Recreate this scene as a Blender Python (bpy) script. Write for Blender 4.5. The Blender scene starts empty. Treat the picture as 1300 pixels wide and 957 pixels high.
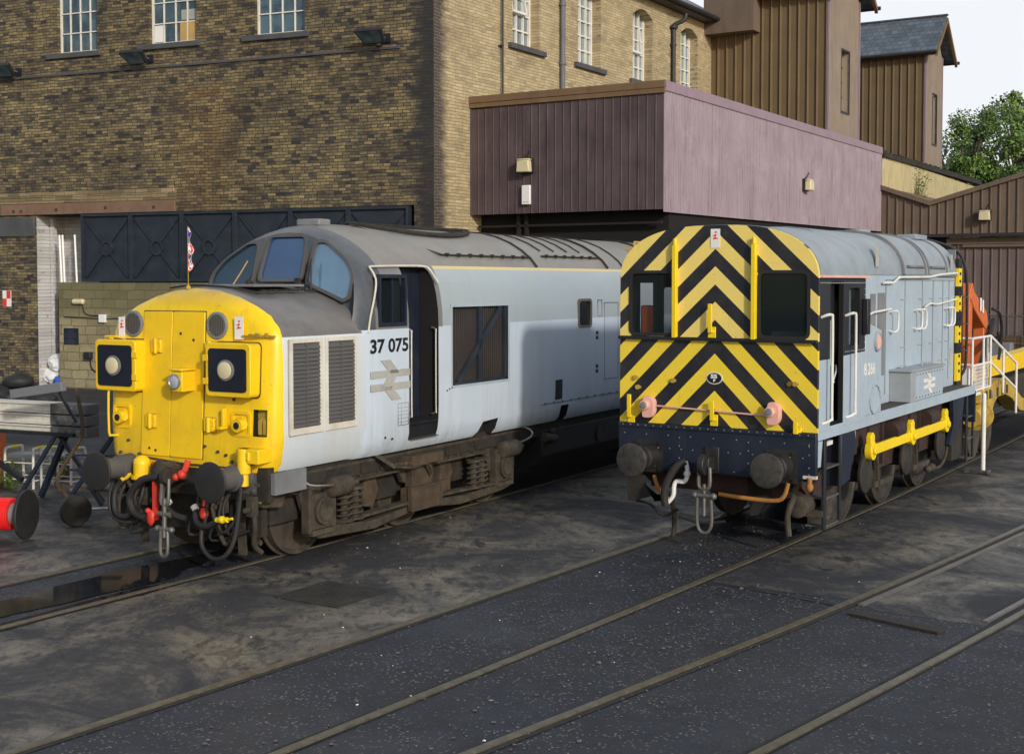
import bpy, bmesh, math, random
from mathutils import Vector, Matrix, Euler
random.seed(7)
PI = math.pi
scene = bpy.context.scene
COL = scene.collection

# ------------------------------------------------------------------ node helpers
class NT:
    def __init__(s, name):
        s.m = bpy.data.materials.new(name); s.m.use_nodes = True
        s.t = s.m.node_tree; s.t.nodes.clear()
        s.out = s.t.nodes.new('ShaderNodeOutputMaterial')
        s.p = s.t.nodes.new('ShaderNodeBsdfPrincipled')
        s.t.links.new(s.p.outputs[0], s.out.inputs[0])
        tc = s.t.nodes.new('ShaderNodeTexCoord'); s.obj = tc.outputs['Object']
        sp = s.t.nodes.new('ShaderNodeSeparateXYZ'); s.t.links.new(s.obj, sp.inputs[0])
        s.x, s.y, s.z = sp.outputs
    def n(s, ty, **kw):
        nd = s.t.nodes.new(ty)
        for k, v in kw.items(): setattr(nd, k, v)
        return nd
    def put(s, sock, v):
        if isinstance(v, bpy.types.NodeSocket): s.t.links.new(v, sock)
        elif isinstance(v, (tuple, list)):
            sock.default_value = tuple(v) + ((1,) if len(v) == 3 and sock.type == 'RGBA' else ())
        else: sock.default_value = v
    def math(s, op, a, b=0.0, c=0.0):
        nd = s.n('ShaderNodeMath', operation=op)
        s.put(nd.inputs[0], a); s.put(nd.inputs[1], b); s.put(nd.inputs[2], c)
        return nd.outputs[0]
    def gt(s, a, b): return s.math('GREATER_THAN', a, b)
    def lt(s, a, b): return s.math('LESS_THAN', a, b)
    def mul(s, a, b): return s.math('MULTIPLY', a, b)
    def add(s, a, b): return s.math('ADD', a, b)
    def sub(s, a, b): return s.math('SUBTRACT', a, b)
    def mix(s, f, a, b, mode='MIX'):
        nd = s.n('ShaderNodeMix', data_type='RGBA', blend_type=mode)
        s.put(nd.inputs[0], f); s.put(nd.inputs[6], a); s.put(nd.inputs[7], b)
        return nd.outputs[2]
    def noise(s, scale, detail=4, rough=.6, vec=None, dist=0):
        nd = s.n('ShaderNodeTexNoise'); s.put(nd.inputs['Vector'], vec or s.obj)
        nd.inputs['Scale'].default_value = scale; nd.inputs['Detail'].default_value = detail
        nd.inputs['Roughness'].default_value = rough; nd.inputs['Distortion'].default_value = dist
        return nd.outputs[0]
    def ramp(s, f, stops):
        nd = s.n('ShaderNodeValToRGB'); s.put(nd.inputs[0], f); e = nd.color_ramp.elements
        while len(e) < len(stops): e.new(0.5)
        for i, (p, c) in enumerate(stops):
            e[i].position = p; e[i].color = tuple(c) + (1,) if not isinstance(c, (int, float)) else (c, c, c, 1)
        return nd.outputs[0]
    def comb(s, x, y, z):
        nd = s.n('ShaderNodeCombineXYZ'); s.put(nd.inputs[0], x); s.put(nd.inputs[1], y); s.put(nd.inputs[2], z)
        return nd.outputs[0]
    def scl(s, v):
        nd = s.n('ShaderNodeVectorMath', operation='MULTIPLY'); s.put(nd.inputs[0], s.obj)
        nd.inputs[1].default_value = v; return nd.outputs[0]
    def bump(s, h, strength=.3, dist=.01):
        nd = s.n('ShaderNodeBump'); nd.inputs['Strength'].default_value = strength
        nd.inputs['Distance'].default_value = dist; s.put(nd.inputs['Height'], h)
        s.t.links.new(nd.outputs[0], s.p.inputs['Normal'])
    def fin(s, color, rough=.6, metal=0., spec=None):
        s.put(s.p.inputs['Base Color'], color); s.put(s.p.inputs['Roughness'], rough)
        s.put(s.p.inputs['Metallic'], metal)
        if spec is not None: s.p.inputs['Specular IOR Level'].default_value = spec
        return s.m

def dull(c, k): return tuple(min(1, x * k) for x in c)
def paint(name, c, rough=.5, metal=0., var=.25, dirt=(.06, .045, .03), damt=.35, dscale=3., bump=.0, streak=True):
    """worn paint: base tone variation, patchy grime and vertical streaks"""
    m = NT(name)
    a = m.noise(1.7, 5); b = m.noise(dscale, 6, .7)
    col = m.mix(m.ramp(a, [(.3, 0.), (.7, 1.)]), dull(c, 1 - var), dull(c, 1 + var * .4))
    g = m.ramp(b, [(.48, 0.), (.72, 1.)])
    if streak:
        st = m.noise(1., 5, .7, m.scl((14, 14, .9))); g = m.math('MAXIMUM', m.mul(g, .8), m.ramp(st, [(.55, 0.), (.8, .9)]))
    col = m.mix(m.mul(g, damt), col, dirt)
    fine = m.noise(60, 3)
    if bump: m.bump(fine, bump, .004)
    r = m.add(rough - .08, m.mul(b, .25))
    return m.fin(col, r, metal)

def grime(name, c1, c2, rough=.8, scale=6, bump=.5):
    m = NT(name); a = m.noise(scale, 8, .7); b = m.noise(scale * 6, 4)
    col = m.mix(m.ramp(a, [(.35, 0.), (.65, 1.)]), c1, c2)
    m.bump(b, bump, .006)
    return m.fin(col, rough)

def stone(name, stops, row=.088, width=.30, soot=.5, mort=(.05, .045, .035), mort_size=.007, edge=0):
    m = NT(name)
    w = m.noise(1.2, 3); wob = m.mul(m.sub(w, .5), .09)
    fine = m.mul(m.sub(m.noise(9, 2), .5), .012)
    v = m.comb(m.add(m.x, m.mul(m.sub(m.noise(3.2, 2), .5), .16)), m.add(m.z, m.add(wob, fine)), 0)
    def br(vv, wd, c1=(0, 0, 0), c2=(1, 1, 1), mo=(.5, .5, .5)):
        nd = m.n('ShaderNodeTexBrick', offset=.5, offset_frequency=2, squash=.75, squash_frequency=3)
        m.put(nd.inputs['Vector'], vv)
        for k, q in (('Color1', c1), ('Color2', c2), ('Mortar', mo)): m.put(nd.inputs[k], q)
        nd.inputs['Scale'].default_value = 1; nd.inputs['Mortar Size'].default_value = mort_size
        nd.inputs['Mortar Smooth'].default_value = .3; nd.inputs['Bias'].default_value = 0
        nd.inputs['Brick Width'].default_value = wd; nd.inputs['Row Height'].default_value = row
        return nd
    nd = br(v, width)
    clus = m.noise(1.1, 5, .75, m.scl((.8, .8, 2.6)))
    tone = m.add(m.mul(nd.outputs[0], .60), m.mul(m.sub(clus, .30), 1.0))
    col = m.ramp(tone, stops)
    sp = m.noise(22, 4, .7); col = m.mix(.35, col, m.ramp(sp, [(.2, .25), (.8, 1.4)]), 'MULTIPLY')
    vast = m.noise(.23, 4, .6, m.scl((1, 1, 1.3)))
    big = m.noise(.55, 6, .65, m.scl((1, 1, 1.6))); med = m.noise(2.3, 5, .7, m.scl((.7, .7, 2.2)))
    s1 = m.mul(m.ramp(m.mul(m.add(big, med), .5), [(.44, 0.), (.62, 1.)]), soot)
    col = m.mix(s1, col, (.022, .023, .032))
    if soot > .6:
        g_ = m.n('ShaderNodeMapRange'); m.put(g_.inputs[0], m.math('ABSOLUTE', m.add(m.x, 7.4))); g_.inputs[1].default_value = 1.9; g_.inputs[2].default_value = .3
        col = m.mix(m.mul(m.mul(g_.outputs[0], m.lt(m.z, 8.9)), m.ramp(med, [(.35, .0), (.6, .55)])), col, (.20, .115, .04))
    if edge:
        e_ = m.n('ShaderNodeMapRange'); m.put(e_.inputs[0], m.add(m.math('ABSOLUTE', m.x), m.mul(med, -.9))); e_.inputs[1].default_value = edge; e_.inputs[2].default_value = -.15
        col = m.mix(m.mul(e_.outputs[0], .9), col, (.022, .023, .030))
    st = m.noise(1., 5, .7, m.scl((3.5, 3.5, .35)))
    col = m.mix(m.mul(m.ramp(st, [(.52, 0.), (.75, 1.)]), soot * .7), col, (.07, .04, .02))
    col = m.mix(soot*.6, col, m.ramp(vast, [(.38, .62), (.62, 1.25)]), 'MULTIPLY')
    col = m.mix(nd.outputs[1], col, mort)
    h = m.sub(m.add(m.mul(nd.outputs[0], .25), m.mul(sp, .5)), nd.outputs[1]); m.bump(h, .7, .02)
    return m.fin(col, .92)

def clad(name, c, c2, dirt=(.05, .03, .03), sx=6, amt=.6, lap=0):
    m = NT(name)
    col = m.mix(m.ramp(m.noise(1.1, 5), [(.3, 0.), (.7, 1.)]), c, c2)
    st = m.noise(1., 6, .75, m.scl((sx, sx, .5)))
    col = m.mix(m.mul(m.ramp(st, [(.5, 0.), (.72, 1.)]), amt), col, dirt)
    sp = m.noise(14, 4, .8)
    col = m.mix(m.mul(m.ramp(sp, [(.6, 0.), (.8, 1.)]), amt * .6), col, dull(dirt, .6))
    if lap:
        q = m.math('FRACT', m.math('DIVIDE', m.add(m.x, m.y), lap)); col = m.mix(m.mul(m.lt(q, .007), .35), col, dull(dirt, .7))
        bl = m.noise(.8, 6, .7); col = m.mix(m.mul(m.ramp(bl, [(.52, 0.), (.62, 1.)]), .30), col, dull(c2, 1.25))
    return m.fin(col, .75)

M = {}
SPLIT = ('tank_fittings','bracket_stub','step_tread','roof_beading','brake_block','brake_rigging','catch','end_fittings','cross_rail','cross_members','brackets','legs','lower_side_panel','front_brackets','frame_fittings','gutter','guard_iron','marker_lamp','hose_collar','buffer','vent_slot','white_bands','dark_shutter','faded_label','inner_posts','bright_pipe','white_pipe','valance','guard_pipe','jib','interior_post','step_stringer')
M['black'] = paint('black_paint', (.012, .014, .02), .45, damt=.3, dirt=(.03, .025, .02))
M['navy'] = paint('navy_paint', (.010, .016, .034), .38, damt=.5, dirt=(.035, .04, .055), dscale=2)
M['rubber'] = paint('rubber', (.016, .016, .017), .6, damt=.4, dirt=(.05, .045, .04))
M['buffer'] = grime('greasy_buffer', (.009, .009, .011), (.028, .028, .028), .5, 7)
M['buffer_face'] = grime('scraped_buffer_face', (.018, .017, .017), (.06, .055, .048), .5, 10)
M['bogie'] = grime('brake_dust_grime', (.022, .019, .015), (.072, .058, .042), .85, 6)
M['bogie_brown'] = grime('rusty_brown_grime', (.03, .023, .016), (.085, .058, .037), .9, 5)
M['bogie_dark'] = grime('oily_dark_grime', (.010, .010, .010), (.035, .029, .022), .8, 4)
M['wheel'] = grime('dusty_wheel', (.028, .024, .02), (.075, .06, .045), .7, 5)
M['dkwheel'] = grime('oily_wheel', (.012, .012, .013), (.045, .038, .03), .6, 5)
M['tyre'] = paint('tyre_steel', (.16, .15, .13), .4, .6, damt=.7)
M['tank'] = grime('fuel_tank_black', (.006, .007, .010), (.016, .017, .022), .6, 2, .2)
M['maroon'] = grime('dirty_maroon', (.020, .010, .010), (.050, .026, .024), .8, 3)
M['yellow'] = paint('warning_yellow', (.85, .56, .008), .38, var=.06, dirt=(.30, .13, .02), damt=.30, dscale=2.2, streak=True)
M['yellow2'] = paint('rod_yellow', (.85, .62, .01), .4, var=.08, damt=.15)
M['yellow_old'] = paint('dirty_yellow', (.50, .34, .05), .6, var=.3, damt=.7)
M['white'] = paint('white_paint', (.72, .72, .70), .5, var=.08, damt=.25)
M['cardwhite'] = paint('white_card', (.78, .78, .78), .5, var=.02, damt=.08, streak=False)
M['cream'] = paint('cream_lens', (.62, .56, .36), .3, var=.05, damt=.1, streak=False)
M['pink'] = paint('faded_pink', (.75, .42, .36), .5, var=.1, damt=.2)
M['red'] = paint('red_paint', (.72, .05, .03), .45, var=.2, damt=.35)
M['redcable'] = paint('red_cable', (.75, .02, .02), .35, var=.1, damt=.1, streak=False)
M['orange'] = paint('orange_paint', (.60, .14, .035), .5, var=.2, damt=.45)
M['ochre'] = paint('ochre_pipe', (.45, .20, .04), .6, var=.3, damt=.5)
M['steel'] = paint('bright_steel', (.55, .55, .55), .3, .9, damt=.2)
M['steel_dull'] = paint('dull_steel', (.20, .19, .18), .5, .6, damt=.5)
M['lightblue'] = paint('pale_blue_grey', (.36, .45, .54), .42, var=.08, dirt=(.22, .17, .11), damt=.28, dscale=4)
M['roofblue'] = paint('roof_blue_grey', (.25, .30, .345), .45, var=.12, dirt=(.13, .11, .09), damt=.4)
M['boxgrey'] = paint('box_grey', (.30, .34, .38), .5, var=.1, dirt=(.2, .13, .08), damt=.35)
M['louvre'] = paint('louvre_grey', (.09, .09, .095), .6, damt=.5, dirt=(.1, .08, .06))
M['louvre_frame'] = paint('cream_frame', (.62, .60, .54), .5, var=.12, dirt=(.35, .22, .1), damt=.5)
M['greypart'] = paint('mid_grey', (.19, .20, .22), .6, damt=.3)
M['emblem37'] = paint('weathered_metal_emblem', (.40, .41, .39), .5, var=.1, damt=.35)
M['ribs'] = paint('ribbed_grille', (.062, .056, .056), .5, .3, damt=.6)
M['wood'] = paint('worn_wood', (.20, .11, .055), .7, var=.3, damt=.3)
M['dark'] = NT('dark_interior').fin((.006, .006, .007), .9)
M['slate'] = None
M['stone_front'] = stone('sooty_coursed_stone', [(0, (.018, .020, .028)), (.20, (.034, .034, .036)), (.32, (.13, .108, .064)), (.52, (.215, .172, .090)), (.75, (.29, .228, .112)), (1, (.42, .33, .18))], soot=.85, edge=.35, width=.27, mort_size=.010, mort=(.025, .022, .02))
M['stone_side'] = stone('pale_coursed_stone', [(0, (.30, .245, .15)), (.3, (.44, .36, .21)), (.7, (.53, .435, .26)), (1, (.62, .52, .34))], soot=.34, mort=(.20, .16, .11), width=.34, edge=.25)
M['stone_low'] = stone('mossy_block_stone', [(0, (.20, .17, .10)), (.5, (.30, .26, .15)), (1, (.42, .36, .22))], row=.27, width=.62, soot=.22, mort=(.12, .10, .07), mort_size=.012)
M['stone_band'] = stone('tan_stone_band', [(0, (.10, .08, .05)), (.5, (.26, .20, .11)), (1, (.40, .31, .18))], row=.15, width=.6, soot=.25)
M['stone_white'] = stone('whitewashed_stone', [(0, (.42, .42, .42)), (.5, (.55, .55, .56)), (1, (.66, .66, .68))], row=.11, width=.3, soot=.12, mort=(.3, .3, .3))
M['sill'] = paint('dark_sill_stone', (.075, .08, .09), .8, var=.3, damt=.4)
M['lintel'] = paint('rusty_lintel', (.20, .125, .085), .8, var=.2, dirt=(.06, .035, .02), damt=.5)
M['purple_dark'] = clad('dark_maroon_boards', (.060, .040, .046), (.105, .075, .082), (.022, .018, .020), 5, .85)  # end boards, darker overall than the side sheeting
M['purple'] = clad('faded_mauve_sheeting', (.235, .185, .225), (.295, .24, .285), (.12, .07, .08), 9, .65, 3.1)
M['mauve_trim'] = clad('faded_mauve_trim', (.24, .18, .23), (.29, .22, .27), (.14, .08, .09), 5, .3)
M['browntrim'] = clad('brown_coping', (.14, .085, .045), (.19, .12, .065), (.06, .04, .025), 2, .4)
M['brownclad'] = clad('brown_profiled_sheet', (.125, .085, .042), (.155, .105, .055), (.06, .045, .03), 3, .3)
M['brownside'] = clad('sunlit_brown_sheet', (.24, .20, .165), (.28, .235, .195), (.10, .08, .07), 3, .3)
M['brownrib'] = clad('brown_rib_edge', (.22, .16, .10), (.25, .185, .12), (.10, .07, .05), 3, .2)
M['gable'] = clad('dark_brown_sheet', (.125, .09, .068), (.155, .115, .085), (.05, .035, .03), 3, .5)
M['doorclad'] = clad('mauve_brown_door', (.13, .095, .095), (.16, .12, .115), (.06, .045, .045), 4, .35)
M['creamclad'] = clad('cream_profiled_sheet', (.42, .37, .22), (.50, .45, .28), (.16, .13, .08), 4, .35)
M['tankpanel'] = paint('blue_black_cast_iron', (.016, .024, .038), .5, var=.3, dirt=(.07, .07, .075), damt=.35, dscale=2.5)
M['windowframe'] = paint('white_window_frame', (.72, .71, .66), .5, var=.1, damt=.25)
M['board'] = paint('tan_board', (.50, .33, .12), .7, var=.15, damt=.2, streak=False)
M['guttering'] = paint('gutter_dark', (.022, .022, .028), .5, damt=.3)
M['pipegrey'] = paint('pipe_grey', (.13, .14, .16), .6, damt=.4)
M['moss'] = grime('moss', (.05, .06, .02), (.13, .13, .06), .95, 5)

def glassy(name, c, rough=.04, ior=1.9, alpha=None, tint=None):
    m = NT(name); a = m.noise(1.5, 3)
    col = m.mix(a, dull(c, .6), dull(c, 1.5)) if not tint else m.mix(m.ramp(a, [(.4, 0.), (.6, 1.)]), c, tint)
    m.fin(col, rough); m.p.inputs['IOR'].default_value = ior
    if alpha is not None: m.p.inputs['Alpha'].default_value = alpha
    return m.m
M['pane'] = glassy('old_window_pane', (.03, .045, .055), .08, 1.9, None, (.08, .13, .16))
M['pane_side'] = glassy('sky_lit_window_pane', (.10, .15, .19), .08, 2.2, None, (.20, .26, .30))
M['glass_blue'] = glassy('sky_painted_windscreen', (.015, .055, .15), .05, 2.0)  # sky reflection painted into the blue base colour
M['glass_mid2'] = glassy('smoky_cab_glass', (.010, .018, .020), .05, 1.7, .55)
M['glass_mid'] = glassy('dim_sky_windscreen', (.010, .030, .055), .05, 1.8)  # darker blue, a dim sky reflection painted in
M['glass_pale'] = glassy('bright_sky_windscreen', (.085, .17, .27), .07, 2.2)  # paler blue paints in the brighter sky this pane reflects
M['glass_clear'] = glassy('clear_cab_glass', (.02, .03, .035), .04, 1.5, .28)
M['glass_dark'] = glassy('dark_cab_glass', (.006, .008, .010), .05, 1.5)

def mat_slate():
    m = NT('slate_roof')
    nd = m.n('ShaderNodeTexBrick'); m.put(nd.inputs['Vector'], m.comb(m.x, m.y, 0))
    m.put(nd.inputs['Color1'], (.07, .09, .12)); m.put(nd.inputs['Color2'], (.12, .15, .19)); m.put(nd.inputs['Mortar'], (.03, .04, .05))
    nd.inputs['Scale'].default_value = 1; nd.inputs['Mortar Size'].default_value = .012
    nd.inputs['Brick Width'].default_value = .3; nd.inputs['Row Height'].default_value = .22
    return m.fin(m.mix(.4, nd.outputs[0], m.ramp(m.noise(3, 5), [(.3, .4), (.7, 1.3)]), 'MULTIPLY'), .55)
M['slate'] = mat_slate()

def mat_37():
    m = NT('two_tone_loco_paint')
    nz = m.noise(2.2, 6, .7); n1 = m.noise(1.3, 4)
    low = m.mix(n1, (.47, .56, .68), (.53, .62, .735)); up = m.mix(n1, (.31, .375, .42), (.36, .42, .47))
    roof = m.mix(m.ramp(nz, [(.35, 0.), (.7, 1.)]), (.155, .155, .15), (.24, .225, .20))
    front = m.lt(m.y, 3.9)
    cabdark = m.mix(m.ramp(nz, [(.35, 0.), (.65, 1.)]), (.040, .055, .078), (.085, .092, .10))
    col = m.mix(m.gt(m.z, 2.640), low, up)
    col = m.mix(m.mul(front, m.gt(m.z, 2.632)), col, m.mix(m.gt(m.y, 2.42), cabdark, (.17, .175, .18)))
    col = m.mix(m.gt(m.z, 3.405), col, roof)
    fz = m.mul(m.lt(m.y, 2.66), m.gt(m.z, 2.9)); col = m.mix(fz, col, cabdark)
    stripe = m.mul(m.mul(m.gt(m.z, 3.385), m.lt(m.z, 3.425)), m.gt(m.y, 3.9))
    col = m.mix(stripe, col, (.62, .50, .22))
    # rust and grime
    st = m.noise(1., 6, .75, m.scl((5, 5, .6))); edge = m.math('SMOOTH_MIN', 1, 1, 0)
    lo = m.math('MULTIPLY', m.ramp(m.z, [(0, 1.), (1, 1.)]), 1)
    nearbot = m.n('ShaderNodeMapRange'); m.put(nearbot.inputs[0], m.z)
    nearbot.inputs[1].default_value = 1.05; nearbot.inputs[2].default_value = 1.9; nearbot.inputs[3].default_value = .62; nearbot.inputs[4].default_value = .1
    g = m.mul(m.ramp(st, [(.45, 0.), (.8, 1.)]), nearbot.outputs[0])
    col = m.mix(g, col, (.24, .19, .12))
    sp = m.noise(35, 3, .7); col = m.mix(m.mul(m.ramp(sp, [(.68, 0.), (.75, 1.)]), .3), col, (.2, .12, .06))
    pj = m.math('FRACT', m.math('DIVIDE', m.y, 1.17)); col = m.mix(m.mul(m.lt(pj, .006), .22), col, (.12, .11, .10))
    big = m.noise(.9, 5, .6, m.scl((1, 1, .5))); col = m.mix(m.mul(m.ramp(big, [(.45, 0.), (.7, 1.)]), .22), col, (.30, .31, .30))
    yst = m.noise(1., 4, .6, m.scl((2.2, 2.2, .12))); col = m.mix(m.mul(m.mul(m.ramp(yst, [(.6, 0.), (.75, 1.)]), m.lt(m.z, 3.4)), .30), col, (.45, .40, .26))
    m.fin(col, m.add(.30, m.mul(nz, .22))); m.bump(m.add(m.noise(1.4, 2), m.mul(m.noise(5, 2), .25)), .35, .025)
    return m.m
M['loco37'] = mat_37()

def mat_nose():
    m = NT('yellow_nose_paint')
    nz = m.noise(2.4, 6, .7); n1 = m.noise(1.1, 4)
    yel = m.mix(n1, (.82, .55, .006), (.88, .62, .012))
    st = m.noise(1., 6, .75, m.scl((4, 4, .7)))
    yel = m.mix(m.mul(m.ramp(st, [(.5, 0.), (.8, 1.)]), .45), yel, (.38, .17, .02))
    top = m.mix(m.ramp(nz, [(.3, 0.), (.7, 1.)]), (.10, .105, .115), (.19, .175, .16))
    # dust on the crown of the nose
    dz = m.n('ShaderNodeMapRange'); m.put(dz.inputs[0], m.z)
    dz.inputs[1].default_value = 2.92; dz.inputs[2].default_value = 3.12
    yel = m.mix(m.mul(dz.outputs[0], m.ramp(nz, [(.3, .3), (.7, .95)])), yel, (.30, .20, .10))
    v = m.n('ShaderNodeTexVoronoi'); m.put(v.inputs['Vector'], m.obj); v.inputs['Scale'].default_value = 26
    wn = m.n('ShaderNodeTexWhiteNoise'); m.put(wn.inputs[0], v.outputs['Position'])
    chip = m.mul(m.gt(wn.outputs[0], .965), m.lt(v.outputs['Distance'], m.mul(nz, .34)))
    yel = m.mix(m.mul(chip, .8), yel, (.16, .07, .02))
    lowd = m.n('ShaderNodeMapRange'); m.put(lowd.inputs[0], m.z)
    lowd.inputs[1].default_value = 1.75; lowd.inputs[2].default_value = 1.05
    yel = m.mix(m.mul(lowd.outputs[0], m.ramp(nz, [(.35, 0.), (.65, .75)])), yel, (.42, .22, .03))
    low = m.mix(n1, (.50, .57, .64), (.58, .63, .68))
    rust = m.noise(1., 6, .8, m.scl((3, 3, .5)))
    low = m.mix(m.mul(m.ramp(rust, [(.5, 0.), (.75, 1.)]), .45), low, (.50, .38, .20))
    side = m.mix(m.gt(m.z, 2.60), low, top)
    lim = m.add(.745, m.mul(m.math('MAXIMUM', m.sub(m.z, 2.6), 0), .06))
    lim = m.add(lim, m.mul(m.sub(nz, .5), .05))
    col = m.mix(m.gt(m.y, lim), yel, side)
    m.fin(col, m.add(.27, m.mul(nz, .25))); m.bump(m.noise(2, 2), .1, .02)
    return m.m
M['nose'] = mat_nose()

def mat_chevron():
    m = NT('wasp_stripes')
    ax = m.math('ABSOLUTE', m.x); up = m.gt(m.z, 2.52)
    u1 = m.add(m.z, m.mul(ax, .94)); p1 = m.math('FRACT', m.math('DIVIDE', m.sub(13.649, u1), .427))
    u2 = m.add(m.z, m.mul(ax, 1.0)); p2 = m.math('FRACT', m.math('DIVIDE', m.sub(11.338, u2), .4495))
    y1 = m.lt(p1, .51); y2 = m.lt(p2, .49)
    f = m.add(m.mul(up, y1), m.mul(m.sub(1, up), y2))
    nz = m.noise(3, 6, .7)
    ylo = m.mix(nz, (.80, .58, .03), (.88, .68, .06)); yup = m.mix(nz, (.78, .60, .13), (.88, .70, .22))
    yel = m.mix(up, ylo, yup)
    blk = m.mix(nz, (.008, .009, .014), (.022, .022, .032))
    col = m.mix(f, blk, yel)
    sp = m.noise(24, 4, .75); col = m.mix(m.mul(m.ramp(sp, [(.62, 0.), (.68, 1.)]), .6), col, (.14, .10, .05))
    fd = m.noise(1.4, 5, .7); col = m.mix(m.mul(m.ramp(fd, [(.45, 0.), (.7, 1.)]), .09), col, (.30, .26, .18))
    st = m.noise(1, 5, .7, m.scl((12, 12, 1))); col = m.mix(m.mul(m.ramp(st, [(.6, 0.), (.85, 1.)]), .35), col, (.1, .08, .05))
    m.bump(m.noise(2.5, 2), .12, .02)
    return m.fin(col, .36)
M['chevron'] = mat_chevron()

def mat_ground():
    m = NT('oily_yard_surface')
    a = m.noise(.35, 8, .62); b = m.noise(2.2, 8, .7); c = m.noise(60, 4, .85); d = m.noise(.9, 6, .7, m.scl((1, 2.2, 1)), 1.2)
    col = m.mix(m.ramp(b, [(.35, 0.), (.7, 1.)]), (.005, .008, .017), (.018, .024, .041))
    col = m.mix(m.mul(m.ramp(a, [(.50, 0.), (.66, 1.)]), .45), col, (.050, .047, .043))
    v = m.n('ShaderNodeTexVoronoi'); m.put(v.inputs['Vector'], m.obj); v.inputs['Scale'].default_value = 34
    wn = m.n('ShaderNodeTexWhiteNoise'); m.put(wn.inputs[0], v.outputs['Position'])
    chip = m.mul(m.gt(wn.outputs[0], .70), m.lt(v.outputs['Distance'], .36))
    chip = m.mul(chip, m.ramp(d, [(.40, .15), (.62, 1.)]))
    col = m.mix(chip, col, m.mix(wn.outputs[0], (.07, .07, .07), (.20, .19, .18)))
    col = m.mix(.5, col, m.ramp(c, [(.38, .30), (.66, 1.8)]), 'MULTIPLY')
    m.bump(m.add(m.mul(c, .6), m.mul(v.outputs['Distance'], .5)), .6, .012)
    return m.fin(col, m.ramp(a, [(.4, .5), (.6, .85)]), spec=.5)
M['ground'] = mat_ground()
def mat_slab(name, c1, c2, oil_shade):  # worn concrete, with sunlit patches painted in as the pale tone
    m = NT(name)
    a = m.noise(.62, 9, .7, None, .6); b = m.noise(2.6, 9, .78, m.scl((1.6, .7, 1))); c = m.noise(55, 5, .85)
    col = m.mix(m.ramp(b, [(.40, 0.), (.62, 1.)]), c1, c2)
    col = m.mix(m.mul(m.ramp(m.mul(m.add(a, b), .5), [(.46, 0.), (.53, 1.)]), oil_shade), col, (.007, .010, .020))  # blue-black mix: stains together with painted blue shade
    col = m.mix(.5, col, m.ramp(c, [(.38, .25), (.64, 1.9)]), 'MULTIPLY')
    cr = m.n('ShaderNodeTexVoronoi', feature='DISTANCE_TO_EDGE'); m.put(cr.inputs['Vector'], m.obj); cr.inputs['Scale'].default_value = .42
    ndz = m.n('ShaderNodeVectorMath', operation='ADD'); m.put(ndz.inputs[0], m.obj)
    nz = m.n('ShaderNodeTexNoise'); nz.inputs['Scale'].default_value = 2; m.put(nz.inputs['Vector'], m.obj); m.put(ndz.inputs[1], nz.outputs[1])
    m.put(cr.inputs['Vector'], ndz.outputs[0])
    col = m.mix(m.mul(m.lt(cr.outputs[0], .012), .55), col, (.02, .02, .02))
    m.bump(m.add(c, m.mul(b, .5)), .35, .01)
    return m.fin(col, m.ramp(a, [(.4, .45), (.6, .8)]))
M['slab'] = mat_slab('stained_sunlit_concrete', (.022, .024, .030), (.31, .27, .20), .90)
M['slab2'] = mat_slab('worn_sunlit_concrete', (.010, .013, .024), (.26, .23, .175), .93)
M['rail'] = grime('rail_head', (.062, .054, .038), (.125, .11, .08), .42, 9, .2)
M['groove'] = grime('flangeway', (.010, .010, .012), (.03, .028, .026), .9, 6)

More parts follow.
